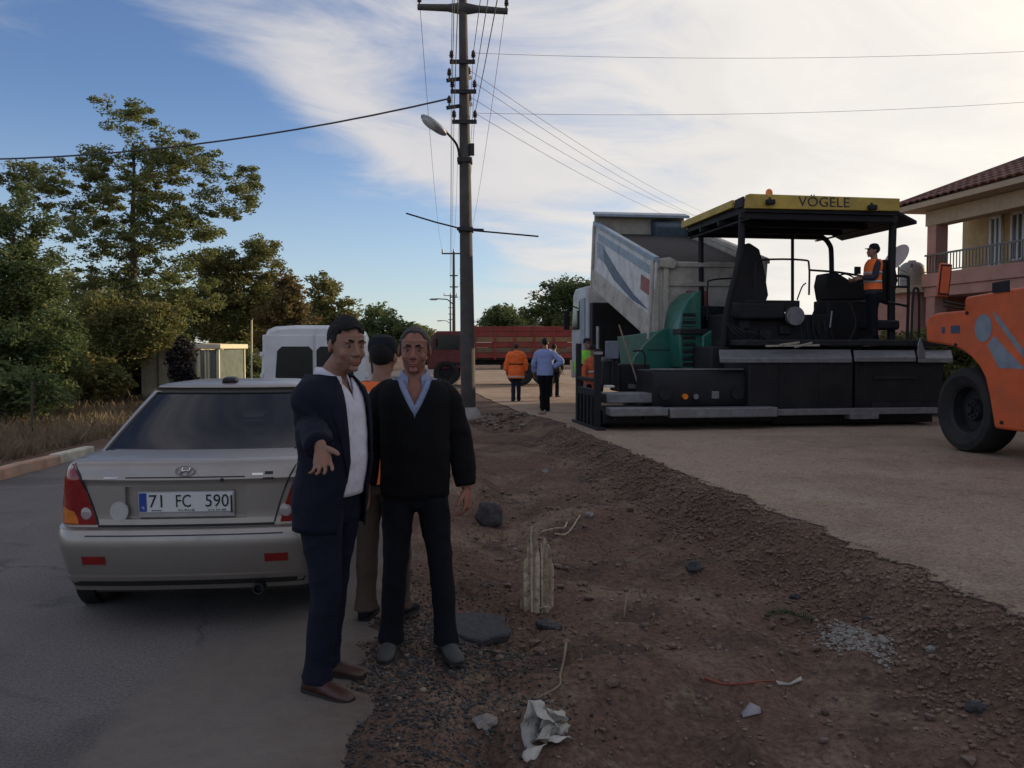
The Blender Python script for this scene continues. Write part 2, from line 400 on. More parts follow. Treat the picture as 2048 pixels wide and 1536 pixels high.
# the compacted bed of crushed stone on the right, waiting for asphalt
bm_, *_ = ground_mat('crushed_stone_bed', (.375, .28, .205), [((.27, .197, .144), .55, .42, .68, .85, 0), ((.43, .345, .27), 1.1, .5, .7, .6, 22), ((.22, .155, .115), 5., .55, .70, .7, 44), ((.2, .15, .115), 16., .6, .7, .6, 61), ((.15, .11, .09), 45., .6, .68, .6, 77)], 42, .9, 22)
by = graded(-8, 60, 2.5, 14, .06, 1.08, 1.5)
roadbed = strip('roadbed', by, xe, lambda y: 0 * y + 12.6, np.r_[0, .004, np.linspace(.012, 1, 60) ** 1.6], bm_, .008, .20, 0, .014)

# ---------------------------------------------------------------- loose stones of the bank and crumbs on the verge
def ico():
    bm = bmesh.new(); bmesh.ops.create_icosphere(bm, subdivisions=1, radius=1); v = np.array([q.co[:] for q in bm.verts]); f = np.array([[q.index for q in g.verts] for g in bm.faces]); bm.free(); return v, f
IV, IF = ico()
def stones(name, pts, size, m, label, cat, kind='stuff', flat=.7, sink=.25):
    n = len(pts); V = np.repeat(IV[None], n, 0) * RNG.uniform(.62, 1.25, (n, 12, 1))
    V = V * np.stack([RNG.uniform(.75, 1.3, n), RNG.uniform(.75, 1.2, n), np.full(n, flat) * RNG.uniform(.7, 1.2, n)], 1)[:, None, :]
    a = RNG.uniform(0, 6.28, n); c, s = np.cos(a), np.sin(a); x = V[..., 0] * c[:, None] - V[..., 1] * s[:, None]; y = V[..., 0] * s[:, None] + V[..., 1] * c[:, None]
    V = np.stack([x, y, V[..., 2]], -1) * size[:, None, None]
    pts = np.asarray(pts); z = hgt(pts[:, 0], pts[:, 1]) + size * (flat - sink)
    V = V + np.stack([pts[:, 0], pts[:, 1], z], 1)[:, None, :]
    F = (IF[None] + (np.arange(n) * 12)[:, None, None]).reshape(-1, 3)
    me = bpy.data.meshes.new(name); me.from_pydata(V.reshape(-1, 3).tolist(), [], F.tolist())
    return tag(put(name, me, m), label, cat, None, kind)
def stonemat(name, cols, rough=.95): 
    m = leafmat(name, cols, 0.); return m
sm_bank = stonemat('bank_stone', [(.098, .056, .042), (.133, .079, .059), (.172, .112, .085), (.24, .172, .132)])
n = 26000; y = 2.8 + 13.5 * RNG.random(n) ** 1.7; u = RNG.normal(-.34, .27, n); u = np.where(u > .06, -.3 - u, u)
sz = (.0035 + .017 * RNG.random(n) ** 5) * np.where(y > 8, 1.3, 1)
stones('bank_gravel', np.stack([xe(y) + u, y], 1), sz, sm_bank, 'brown crushed stone sloping down along the edge of the pale roadbed', 'gravel')
n = 5200; y = 2.7 + 9 * RNG.random(n) ** 1.5; x = xr(y) + .1 + (xe(y) - xr(y)) * RNG.random(n)
stones('soil_crumbs', np.stack([x, y], 1), .003 + .014 * RNG.random(n) ** 4, stonemat('crumb', [(.09, .058, .045), (.15, .098, .075), (.22, .16, .12), (.36, .29, .23)]), 'small clods and pebbles scattered over the bare soil verge', 'pebbles')
n = 11000; c0 = G(810, 1370); x = RNG.normal(c0.x + .05, .34, n); y = RNG.normal(c0.y + .25, .85, n)
stones('asphalt_crumbs', np.stack([x, y], 1), .003 + .009 * RNG.random(n) ** 2.5, stonemat('tar_crumb', [(.016, .016, .018), (.03, .029, .031), (.06, .057, .057), (.24, .225, .21)]), 'dark asphalt crumbs and grit around the feet of the two men', 'grit')
n = 900; c0 = onground(1665, 1250); c1 = onground(1755, 1310); q = RNG.random(n); x = c0.x + (c1.x - c0.x) * q + RNG.normal(0, .075, n); y = c0.y + (c1.y - c0.y) * q + RNG.normal(0, .07, n)
stones('pale_gravel', np.stack([x, y], 1), .004 + .013 * RNG.random(n) ** 2, stonemat('pale_stone', [(.17, .15, .13), (.25, .225, .195), (.33, .30, .265)]), 'small heap of pale grey gravel beside the pine sprig', 'gravel')
n = 2600; y = 3.6 + 12 * RNG.random(n); x = xe(y) + .1 + 6 * RNG.random(n) ** 1.3
stones('bed_chips', np.stack([x, y], 1), .003 + .010 * RNG.random(n) ** 4, stonemat('bed_chip', [(.2, .16, .13), (.34, .28, .23), (.44, .38, .32)]), 'stone chips lying loose on the pale roadbed', 'gravel')
# ---------------------------------------------------------------- house on the right
ROADH = math.atan(.159)                                # heading of the roadbed, to the left of the view
HF = Frame((11.95, 25.4, 0), ROADH)
house = empty('house', HF.o, ROADH, 'two storey house with pink balcony, yellow upper wall and red tiled hip roof', 'house')
pink = mat('pink_render', (.44, .235, .19), .9, var=.12, vscale=1.5, bump=.2, dirt=.25); yellow = mat('yellow_render', (.47, .36, .19), .9, var=.12, vscale=1.5, bump=.2, dirt=.2)
cream = mat('cream_soffit', (.42, .32, .22), .9, var=.1); tile_m = mat('roof_tile', (.17, .075, .052), .85, var=.35, vscale=4, col2=(.11, .05, .038), c2scale=5)
winframe = mat('white_pvc', (.7, .7, .68), .5, var=.05); wglass = mat('window_glass', (.10, .14, .18), .06, var=.1, spec=.8); iron = mat('grey_iron', (.16, .15, .14), .55, .5)
LH = 26.; WEND = HF.x(1925, 470, 1.6).y; ZF, ZE = 3.35, 5.52
MB().bx(1.6, 11, -LH, WEND, .0, ZF - .25).build('ground_floor_wall', pink, house)
MB().bx(1.6, 11, -LH, WEND, ZF - .25 + .004, ZE - .02).build('upper_wall', yellow, house)
MB().bx(-.05, 1.6 - .004, -LH, .2, ZF - .30, ZF - .02).build('balcony_floor', pink, house, bev=.015)
MB().bx(-.10, .06, -LH, .25, ZF - .02 + .003, ZF + .36).build('parapet', pink, house, bev=.015)
MB().bx(.06 + .003, 1.6, .10, .25, ZF - .02 + .003, ZF + .36).build('parapet', pink, house, bev=.015)
for yy in (-.05, -6.5, -13, -19.5, -25.7): MB().bx(-.02, .36, yy - .2, yy + .2, 0.0, ZE - .05).build('pillar', pink, house, bev=.01)
MB().bx(-.05, .40, -LH, .2, ZE - .45, ZE - .03).build('roof_beam', cream, house, bev=.01)
# railing: rails and every baluster
rl = MB().bx(-.06, -.02, -LH, .2, ZF + .86, ZF + .91).bx(-.055, -.025, -LH, .2, ZF + .40, ZF + .43).build('railing', iron, house)
bal = MB().bx(-.05, -.03, -.012, .012, ZF + .43, ZF + .86).mesh('baluster')
for i in range(110): put('baluster', bal, iron, rl, (0, .1 - i * .13, 0))
for (y0, y1, z0, z1, nm) in ((HF.x(2006, 480, 1.6).y, HF.x(1982, 480, 1.6).y, ZF, ZF + 1.95, 'door'), (HF.x(2052, 480, 1.6).y, HF.x(2024, 480, 1.6).y, ZF + .6, ZF + 1.95, 'window'), (-10.5, -9, ZF + .9, ZF + 2.1, 'window'), (-15, -13.6, ZF + .9, ZF + 2.1, 'window'), (-20, -18.6, ZF + .9, ZF + 2.1, 'window')):
    w = MB().bx(1.53, 1.60, y0, y0 + .08, z0, z1).bx(1.53, 1.60, y1 - .08, y1, z0, z1).bx(1.53, 1.60, y0, y1, z1 - .08, z1 + .003).bx(1.53, 1.60, y0, y1, z0, z0 + .08).bx(1.54, 1.60, (y0 + y1) / 2 - .03, (y0 + y1) / 2 + .03, z0, z1).build(nm, winframe, house)
    MB().bx(1.575, 1.595, y0 + .05, y1 - .05, z0 + .05, z1 - .05).build('pane', wglass, w)
for y0 in (-3.4, -8, -14, -20):
    w = MB().bx(1.53, 1.61, y0 - 1.3, y0, 1.1, 2.6).build('window', winframe, house); MB().bx(1.515, 1.535, y0 - 1.2, y0 - .1, 1.2, 2.5).build('pane', wglass, w)
# hip roof of overlapping barrel tiles
def roof_face(a, b, c, d, parent, nrow, pitch=.30):
    """a-b eave, d-c ridge"""
    a, b, c, d = (np.array(q, float) for q in (a, b, c, d)); m = MB(); nrm = np.cross(b - a, d - a); nrm /= np.linalg.norm(nrm)
    if nrm[2] < 0: nrm = -nrm
    L = np.linalg.norm(b - a); nu = int(L / pitch) * 4
    for r in range(nrow):
        rows = []
        for v, lift in ((r / nrow, .045), ((r + 1.12) / nrow, .0)):
            v = min(v, 1.); l = a + (d - a) * v; q = b + (c - b) * v; row = []
            for i in range(nu + 1):
                p = a + (b - a) * i / nu; u = i / nu
                # keep the tile lines running straight up the slope
                lo, hi = np.dot(l - a, b - a) / L ** 2, np.dot(q - a, b - a) / L ** 2; uu = min(max(u, lo), hi)
                p = l + (q - l) * ((uu - lo) / max(hi - lo, 1e-6)); row.append(p + nrm * (lift + .045 * abs(math.sin(math.pi * i / 4))))
            rows.append(row)
        n = nu + 1; m.add(rows[0] + rows[1], [(i, i + 1, n + i + 1, n + i) for i in range(nu)])
        m.add(rows[0] + [p - nrm * (.045) for p in rows[0]], [(i, n + i, n + i + 1, i + 1) for i in range(nu)])
    o = m.build('tile_roof', tile_m, parent, smooth=50); o['kind'] = 'stuff'; return o
e0, e1, y0, y1, zr = -.65, 12, -LH - .8, .75, 8.3
MB().bx(e0 + .02, e1, y0 + .02, y1 - .02, ZE - .02 + .004, ZE + .14).build('eaves_soffit', cream, house, bev=.01)
zt = ZE + .17; rx = (e0 + e1) / 2; ra = (rx, y1 - 5.2, zr); rb = (rx, y0 + 5.2, zr)
roof_face((e0, y0, zt), (e0, y1, zt), ra, rb, house, 14); roof_face((e0, y1, zt), (e1, y1, zt), ra, ra, house, 14)
MB().add([(e0, y0, zt - .02), (e0, y1, zt - .02), (e1, y1, zt - .02), (e1, y0, zt - .02), ra, rb], [(0, 1, 4, 5), (1, 2, 4), (2, 3, 5, 4), (3, 0, 5)]).build('roof_deck', tile_m, house)
MB().tube([(e0, y1, zt + .03), ra], .09, 8).tube([ra, rb], .10, 8).build('ridge_tiles', tile_m, house)
pv = MB().bx(-2.3, -.3, -44, 30, -.05, .27).build('pavement', mat('concrete_paving', (.34, .31, .28), .9, var=.2, vscale=3, bump=.3), None, bev=.02); pv['kind'] = 'structure'; pv.location = HF.o; pv.rotation_euler = (0, 0, ROADH)
# low annex at the far end of the house, with its tank and dish
an = empty('annex', HF.M @ Vector((0, .5, 0)), ROADH, 'low pink annex with flat roof beside the far end of the house', 'building')
MB().bx(-.2, 6, 0, 5, 0, 3.2).build('wall', pink, an); MB().bx(-.45, 6.2, -.25, 5.2, 3.2 + .003, 3.4).build('roof_slab', cream, an, bev=.02)
tk = HF.M @ Vector((.55, 1.7, 3.405))
wt = empty('water_tank', tk, ROADH, 'grey domed water tank on the flat annex roof', 'tank')
gm = mat('tank_grey', (.22, .21, .20), .6, var=.15)
MB().lathe([(.40, 0), (.40, .45), (.385, .58), (.33, .70), (.23, .78), (.10, .82), (.0, .82)][:-1], n=28).build('tank_shell', gm, wt); MB().lathe([(.405, .22), (.42, .235), (.405, .25)], n=28).build('hoop', gm, wt); MB().cyl((0, 0, .81), (0, 0, .85), .12).build('lid', gm, wt)
dq = P(1800, 545, 29.5); dz = 3.405
ds = empty('satellite_dish', (tk[0] - 1.0, tk[1] - 1.35, dz), 0, 'tilted grey satellite dish on a thin mast behind the canopy post', 'satellite dish')
dm = mat('dish_grey', (.36, .29, .28), .5, var=.1)
MB().cyl((0, 0, 0), (0, 0, .55), .025).build('mast', iron, ds)
dish = MB()
for sgn in (0, .012):
    dish.rings([[(q * .42 * math.cos(2 * math.pi * j / 28), q * .5 * math.sin(2 * math.pi * j / 28), .13 * q * q - sgn) for j in range(28)] for q in (.02, .3, .55, .8, 1.)], cap=(sgn == 0 and False))
d_ = dish.build('reflector', dm, ds, loc=(.0, -.05, .75), rot=(0, R(-62), R(12)))
MB().tube([(.1, .05, .45), (.38, .2, .35), (.5, .28, .55)], .012, 6).build('feed_arm', iron, ds)
MB().box((.5, .28, .6), (.06, .06, .12)).build('receiver', iron, ds)

# ---------------------------------------------------------------- poles and lines
conc = mat('pole_concrete', (.07, .062, .058), .85, var=.3, vscale=3, bump=.3, dirt=.2, dirtcol=(.11, .10, .095)); steel = mat('dark_steel', (.035, .033, .035), .6, .5); porc = mat('brown_porcelain', (.05, .03, .028), .3)
lampm = mat('lamp_grey', (.33, .33, .34), .45, .3)
def insulator(m, p):
    x, y, z = p; m.lathe([(.02, -.02), (.02, .05), (.055, .06), (.035, .09), (.06, .10), (.035, .14), (.05, .15), (.03, .2), (.01, .22)], (x, y, z), n=10)
def insul(p, parent, s=1.):
    m = MB(); insulator(m, (0, 0, 0)); return m.build('insulator', porc, parent, loc=p) if s == 1 else m.build('insulator', porc, parent, loc=p)
MPB = G(937, 833); MPY = MPB.y
def mz(py): return (P(930, py, MPY)).z
pole = empty('utility_pole', MPB, 0, 'near concrete utility pole with crossarms and a street lamp', 'utility pole')
LEAN = -.0115
H = mz(-15)
def on(z, dx=0, dy=0): return (LEAN * z + dx, dy, z)
MB().tube([on(-.4), on(2), on(5), on(H)], [.178, .165, .14, .092], 12).build('shaft', conc, pole)
MB().tube([on(-.05), on(.10), on(.22)], [.30, .27, .19], 14).build('base_collar', mat('concrete_paving', (.3, .3, .3)), pole)
za = mz(14)
a1 = MB().tube([on(za, -1.04), on(za - .02, -.35), on(za - .04, 0), on(za - .05, .35), on(za - .10, 1.03)], [(.06, .07), (.065, .085), (.14, .14), (.065, .085), (.06, .07)], 10, ref=(0, 1, 0)).build('crossarm', conc, pole)
for dx, dz in ((-1.0, .06), (0, .25), (1.0, -.02)): insul(on(za + dz, dx), a1)
LV = []
for py, tilt, x0, x1 in ((128, 0, -.31, .27), (158, .75, -.36, .14), (187, 0, -.30, .29), (212, .75, -.37, .15), (247, 0, -.27, .29)):
    z = mz(py); dy = -.16 if not tilt else .0
    zz = .12 if tilt else 0
    ar = MB().bar(on(z - zz, x0, dy - (.3 if tilt else 0)), on(z + zz, x1, dy + (.3 if tilt else 0)), .07, .085).build('bracket_arm', steel, pole)
    for x, sg in ((x0 + .04, -1), (x1 - .04, 1)):
        p = on(z + .045 + sg * zz * .8, x, dy + sg * (.26 if tilt else 0)); insul(p, ar); LV.append(Vector(p) + MPB + Vector((0, 0, .15)))
zl = mz(300)
MB().tube([on(zl - .35, -.12, -.1), on(zl - .1, -.13, -.12), on(zl + .12, -.2, -.2), on(zl + .33, -.42, -.45)], .028, 8, k=4).build('lamp_arm', steel, pole)
MB().bx(*[on(zl)[0] + q for q in (-.17, .17)], -.18, .18, zl - .3, zl - .2).build('clamp', steel, pole); MB().box(on(zl, .17, -.05), (.10, .12, .26)).build('meter_box', steel, pole)
lh = MB().ell((0, 0, 0), (.36, .15, .095), 18, 10).build('lamp_head', lampm, pole, loc=on(zl + .42, -.66, -.6), rot=(R(-8), R(33), R(25)))
MB().ell((-.08, 0, -.03), (.24, .13, .085), 16, 8).build('lamp_glass', mat('frosted_glass', (.5, .5, .5), .25), lh)
zr_ = mz(460)
rod = MB().tube([on(zr_ + .37, -1.37, -.1), on(zr_ + .17, -.72, -.13), on(zr_, -.08, -.18)], .02, 6).tube([on(zr_ - .02, .0, -.18), on(zr_ - .16, 1.68, -.1)], .02, 6).bar(on(zr_, -.2, -.19), on(zr_ - .03, .42, -.19), .06).build('flag_rod', steel, pole)
MB().bx(*[on(zr_)[0] + q for q in (-.17, .17)], -.185, .185, zr_ - .05, zr_ + .05).build('clamp', steel, pole)
FP = []
def far_pole(px, D, Hh, label):
    b = Vector(((px - 1024) / FPX * D, D, 0)); r = empty('utility_pole', b, 0, label, 'utility pole', 'utility poles along the road')
    MB().tube([(0, 0, -.3), (0, 0, Hh)], [.17, .10], 8).build('shaft', conc, r)
    a = MB().bar((-1.05, 0, Hh - .15), (1.05, 0, Hh - .15), .12).build('crossarm', conc, r)
    for dx in (-1, 0, 1):
        m = MB(); m.cyl((0, 0, 0), (0, 0, .35), .08, .05, 8); m.build('insulator', porc, a, loc=(dx, 0, Hh - .1))
    for z in (Hh - 2.1, Hh - 3.1, Hh - 4.0): MB().bar((-.35, 0, z), (.35, 0, z), .1).build('bracket_arm', steel, r)
    MB().tube([(-.1, 0, Hh - 4.6), (-.6, 0, Hh - 4.2), (-1.6, 0, Hh - 4.15)], .05, 6).build('lamp_arm', steel, r)
    MB().ell((-1.8, 0, Hh - 4.2), (.4, .16, .1), 10, 6).build('lamp_head', lampm, r); FP.append((b, Hh))
far_pole(908, 79, 10.0, 'second utility pole along the road, rising just left of the near pole'); far_pole(901, 143, 9.9, 'distant thin utility pole, farthest along the road on the left'); 
pole['group'] = 'utility poles along the road'
wire_m = mat('cable_black', (.06, .06, .065), .6)
def wire(a, b, sag, r, label, n=24):
    a, b = Vector(a), Vector(b); mid = (a + b) / 2; pts = []
    for i in range(n + 1):
        u = i / n; p = a.lerp(b, u); p.z -= sag * 4 * u * (1 - u); pts.append(tuple(p - a))
    o = MB().tube(pts, r, 5).build('overhead_cable', wire_m); o.location = a
    return tag(o, label, 'cable', 'overhead cables')
T = MPB
top = [T + Vector(on(za + q, x)) for x, q in ((-1.0, .25), (0, .45), (1.0, .18))]
f0, h0 = FP[0]
back = Vector((3.1, -37, 0))
for i, (dx, nm) in enumerate(((-1, 'left'), (0, 'middle'), (1, 'right'))):
    wire(top[i], f0 + Vector((dx, 0, h0 + .2)), 1.3, .007, f'thin overhead cable running down the road from the {nm} insulator of the top crossarm')
    wire(top[i], back + Vector((dx, 0, 10.2)), 1.0, .010, f'thin overhead cable leaving the {nm} top insulator towards the viewer')
lvn = ('upper left', 'upper right', 'middle left', 'middle right', 'lower left', 'lower right')
for i, (k, z) in enumerate(((0, h0 - 2), (1, h0 - 2), (4, h0 - 3), (5, h0 - 3), (8, h0 - 4), (9, h0 - 4))):
    wire(LV[k], f0 + Vector((-.35 if i % 2 == 0 else .35, 0, z)), 1.6, .006, f'thin cable sagging down the road from the {lvn[i]} insulator below the crossarm')
    wire(LV[k], back + Vector((-.35 if i % 2 == 0 else .35, 0, z - .3)), 1.2, .008, f'thin cable rising towards the viewer from the {lvn[i]} insulator below the crossarm')
wire(LV[6], P(-700, 268, 24), 1.0, .022, 'thick black cable crossing the sky to the left over the tall tree')
wire(LV[1], P(2600, 62, 24), .35, .0045, 'upper of two long cables crossing the sky to the right'); wire(LV[9], P(2600, 150, 26), .4, .0045, 'lower of two long cables crossing the sky to the right')
for k, (ex, ey), nm in zip((3, 5, 7, 9), ((1500, 450), (1500, 462), (1480, 450), (1490, 470)), ('topmost', 'second', 'third', 'lowest')): wire(LV[k], P(ex, ey, 62), .7, .006, f'{nm} of four thin cables slanting down to the right from the near pole')

# ---------------------------------------------------------------- trees
bark = mat('bark', (.085, .062, .048), .95, var=.35, vscale=9, bump=.8, bscale=14)
L_GREEN = leafmat('leaf_robinia', [(.073, .103, .040), (.112, .148, .053), (.165, .191, .066), (.218, .218, .077), (.231, .191, .073)])
L_DARK = leafmat('leaf_conifer', [(.047, .079, .034), (.085, .122, .047), (.142, .179, .066), (.226, .235, .085)])
L_MIX = leafmat('leaf_autumn', [(.077, .100, .040), (.125, .152, .053), (.191, .198, .069), (.244, .205, .074), (.244, .165, .066)])
L_BROWN = leafmat('leaf_russet', [(.099, .087, .040), (.158, .129, .055), (.211, .152, .063), (.198, .165, .073)])
def leaves(cent, rad, per, size, flat, rng, droop=.0):
    """small folded leaf faces scattered through clumps"""
    C = np.repeat(np.asarray(cent), per, 0); Rr = np.repeat(np.asarray(rad), per); n = len(C)
    d = rng.normal(0, 1, (n, 3)); d /= np.linalg.norm(d, axis=1)[:, None]; d *= (rng.random(n) ** .45)[:, None]; d[:, 2] *= flat
    p = C + d * Rr[:, None]; p[:, 2] -= droop * rng.random(n) * Rr
    u = rng.normal(0, 1, (n, 3)); u[:, 2] *= .5; u /= np.linalg.norm(u, axis=1)[:, None]; w = rng.normal(0, 1, (n, 3)); w -= u * (w * u).sum(1)[:, None]; w /= np.linalg.norm(w, axis=1)[:, None]
    s = size * rng.uniform(.6, 1.4, n); a = u * s[:, None]; b = w * (s * .42)[:, None]; nn = np.cross(u, w) * (s * .15)[:, None]
    V = np.stack([p - a, p - b + nn, p + a, p + b + nn], 1).reshape(-1, 3); F = np.arange(n * 4).reshape(n, 4)
    return V, F
def tree(name, base, H, lobes, leafm, label, seed, nclump=160, per=60, size=.07, crad=(.25, .5), flat=.55, tr=.16, trunk_to=.8, group=None, cat='tree', stems=1, bare=.25, droop=0., zmin=None):
    """lobes: (dx, dy, z, rx, ry, rz) ellipsoids the crown fills"""
    rng = np.random.default_rng(seed); r = empty(name, base, 0, label, cat, group)
    nclump = int(nclump * 1.7); crad = (crad[0] * .85, crad[1] * .95)
    lobes = np.array(lobes, float); vol = (lobes[:, 3] * lobes[:, 4] * lobes[:, 5]) ** .8; pick = rng.choice(len(lobes), nclump, p=vol / vol.sum())
    d = rng.normal(0, 1, (nclump, 3)); d /= np.linalg.norm(d, axis=1)[:, None]; d *= (rng.random(nclump) ** .38)[:, None]
    C = lobes[pick, :3] + d * lobes[pick, 3:]
    if zmin is not None: C[:, 2] = np.maximum(C[:, 2], zmin + .3 * rng.random(nclump))
    rad = rng.uniform(*crad, nclump)
    V, F = leaves(C, rad, per, size, flat, rng, droop)
    me = bpy.data.meshes.new('crown'); me.from_pydata(V.tolist(), [], F.tolist()); put('crown', me, leafm, r)
    m = MB(); nodes = []
    for st in range(stems):
        o = np.array((.25 * (st - (stems - 1) / 2), .1 * (st % 2), 0)); pts = [o + (0, 0, -.2)]; k = 7
        topz = H * trunk_to; cx, cy = lobes[:, 0].mean(), lobes[:, 1].mean()
        for i in range(1, k + 1):
            u = i / k; pts.append(np.array((o[0] + cx * u ** 1.5 + rng.normal(0, .06) * (1 + st), o[1] + cy * u ** 1.5 + rng.normal(0, .06), topz * u)))
        m.tube(pts, [tr * (1 - .8 * i / k) for i in range(k + 1)], 8, k=2)
        nodes += [(p, tr * (1 - .8 * i / k)) for i, p in enumerate(pts)]
    nodes = [q for q in nodes if q[0][2] > H * .15] or nodes[-2:]
    order = np.argsort(np.linalg.norm(C - np.array((0, 0, H * .35)), axis=1))
    grow = list(nodes)
    for ci in order:
        c = C[ci]; P0 = np.array([g[0] for g in grow]); dd = np.linalg.norm(P0 - c, axis=1) + np.where(P0[:, 2] > c[2] + .1, 2.5, 0); j = int(dd.argmin()); a, ra = grow[j]
        mid = (a + c) / 2 + rng.normal(0, .07, 3) - np.array((0, 0, .08 * np.linalg.norm(c - a))); rb = max(ra * .55, .008)
        m.tube([a, mid, c], [min(rb * 1.1, ra * .8), rb * .75, max(rb * .35, .005)], 5, k=2); grow.append((mid, rb * .8)); grow.append((c, max(rb * .45, .006)))
    m.build('trunk', bark, r, smooth=60); return r
def gz(x, y): return hz(x, y)
def tbase(px, D): x = (px - 1024) / FPX * D; return Vector((x, D, gz(x, D)))
def lob(px, py, D, base, rx, rz, ry=None, dy=0): p = P(px, py, D); return (p.x - base.x, dy, p.z - base.z, rx, ry or rx, rz)
# tall open robinia
D = 26; B = tbase(272, D); l = lambda px, py, rx, rz, dy=0: lob(px, py, D, B, rx, rz, None, dy)
tree('robinia_tree', B, 9.2, [l(240, 235, 1.0, .55), l(330, 300, 1.2, .7, .5), l(190, 320, .8, .8, -.4), l(270, 370, 1.6, .9), l(400, 330, .9, .6), l(455, 400, 1.1, .55), l(60, 360, 1.0, .4), l(150, 420, 1.2, .6, .6), l(400, 470, 1.0, .4, -.5),
      l(240, 480, 1.7, .7), l(330, 440, 1.2, .8), l(40, 350, .9, .45, .3), l(90, 390, .9, .4), l(480, 360, .7, .4), l(170, 560, 1.1, .6, .4), l(290, 540, 1.3, .6, .5), l(380, 600, 1.0, .5, .4), l(200, 660, 1.1, .6), l(320, 690, 1.0, .5), l(230, 590, 1.3, .7), l(330, 610, 1.3, .7, -.4), l(270, 680, 1.2, .6), l(400, 540, .8, .6)], L_GREEN, 'tallest tree on the left with an open layered crown against the sky', 3, 430, 82, .056, (.17, .42), .5, .17, .8, 'trees along the left verge')
D = 20; B = tbase(40, D); l = lambda px, py, rx, rz, dy=0: lob(px, py, D, B, rx, rz, None, dy)
tree('cypress_tree', B, 5.2, [l(30, 440, .7, .9), l(60, 540, 1.0, 1.0), l(-20, 560, 1.2, 1.2), l(70, 660, 1.1, .9), l(0, 700, 1.4, .8), l(-90, 600, 1.4, 1.6), l(95, 720, .7, .6), l(20, 790, 1.4, .5), l(110, 785, .8, .4)], L_DARK, 'dense dark evergreen tree cut by the left edge of the picture', 4, 250, 150, .055, (.25, .42), .8, .14, .75, 'trees along the left verge', zmin=.35)
D = 24; B = tbase(255, D); l = lambda px, py, rx, rz, dy=0: lob(px, py, D, B, rx, rz, None, dy)
tree('young_elm', B, 3.2, [l(225, 690, .9, .7), l(180, 740, .7, .5), l(290, 650, .9, .7), l(330, 640, .6, .6), l(210, 620, .9, .6)], L_MIX, 'low yellowing tree in front of the tall open tree, beside the kerb', 5, 100, 105, .054, (.2, .4), .7, .06, .8, 'trees along the left verge', stems=2, droop=.5)
D = 31; B = tbase(470, D); l = lambda px, py, rx, rz, dy=0: lob(px, py, D, B, rx, rz, None, dy)
tree('plum_tree', B, 5.6, [l(520, 520, .8, .8), l(440, 540, 1.0, .7), l(480, 600, 1.4, .8), l(410, 610, 1.0, .7), l(540, 600, .7, .9), l(470, 660, 1.3, .6)], L_MIX, 'olive and bronze tree rising behind the shelter', 6, 180, 105, .068, (.25, .5), .7, .12, .8, 'trees along the left verge')
D = 29; B = tbase(575, D); l = lambda px, py, rx, rz, dy=0: lob(px, py, D, B, rx, rz, None, dy)
tree('russet_tree', B, 4.4, [l(575, 575, .5, .6), l(560, 630, .7, .6), l(600, 640, .5, .5), l(545, 680, .8, .4)], L_BROWN, 'small russet tree directly above the roof of the white van', 7, 70, 70, .075, (.2, .38), .8, .07, .8, 'trees along the left verge')
D = 36; B = tbase(655, D); l = lambda px, py, rx, rz, dy=0: lob(px, py, D, B, rx, rz, None, dy)
tree('spiky_tree', B, 4.8, [l(650, 580, .7, .8), l(630, 630, .8, .6), l(690, 620, .6, .6), l(660, 660, 1.1, .5)], L_MIX, 'tree with loose spiky top right of the russet tree', 8, 80, 60, .085, (.2, .42), .8, .09, .85, 'trees along the left verge')
D = 46; B = tbase(765, D); l = lambda px, py, rx, rz, dy=0: lob(px, py, D, B, rx, rz, None, dy)
tree('round_tree', B, 4.2, [l(760, 640, 1.0, .7), l(730, 670, 1.1, .6), l(800, 665, .9, .6), l(770, 690, 1.5, .5)], L_DARK, 'round green tree above the two men\'s heads', 9, 110, 60, .10, (.3, .55), .8, .12, .7, 'trees along the left verge')
D = 62; B = tbase(845, D); l = lambda px, py, rx, rz, dy=0: lob(px, py, D, B, rx, rz, None, dy)
tree('small_tree', B, 3.6, [l(835, 672, 1.2, .8), l(860, 680, .8, .6), l(815, 685, 1., .6)], L_GREEN, 'far small tree at the left foot of the distant poles', 10, 70, 50, .12, (.3, .55), .8, .10, .7, 'trees along the left verge')
for i, (px, D_, w, h, lab) in enumerate(((880, 110, 4.5, 3.2, 'tiny far tree just left of the near pole above the red cab'), (700, 55, 3.2, 3.6, 'far tree filling the gap above the suited man'), (640, 48, 3.0, 3.4, 'far tree filling the gap above the van roof'), (430, 44, 4, 4.6, 'background tree between the shelter and the bronze tree'), (140, 38, 5, 4.8, 'background tree behind the dark evergreen'))):
    B = tbase(px, D_); tree('background_tree', B, h, [(0, 0, h * .62, w * .5, w * .5, h * .36), (w * .3, 0, h * .5, w * .35, w * .4, h * .3), (-w * .3, .3, h * .5, w * .35, w * .4, h * .3)], (L_DARK, L_MIX, L_GREEN)[i % 3], lab, 30 + i, 90, 45, .11, (.3, .6), .8, .12, .7, 'trees along the left verge')
# right-hand trees beyond the tipping lorry
D = 62; B = tbase(1005, D); l = lambda px, py, rx, rz, dy=0: lob(px, py, D, B, rx, rz, None, dy)
tree('roadside_tree', B, 4.6, [l(1005, 635, 1.4, .8), l(985, 655, 1.2, .7), l(1035, 650, 1.3, .7)], L_DARK, 'smaller of the two dark trees above the red lorry bed', 12, 90, 55, .12, (.35, .6), .8, .14, .6, 'dark trees beyond the red lorry')
D = 52; B = tbase(1120, D); l = lambda px, py, rx, rz, dy=0: lob(px, py, D, B, rx, rz, None, dy)
tree('roadside_tree', B, 6.0, [l(1130, 585, 1.5, .9), l(1085, 620, 1.3, .9), l(1170, 600, 1.6, 1.2), l(1120, 650, 2.0, .8), l(1190, 640, 1.5, 1.0)], L_DARK, 'larger dark tree touching the white tipper body', 13, 170, 60, .12, (.35, .6), .8, .16, .6, 'dark trees beyond the red lorry')
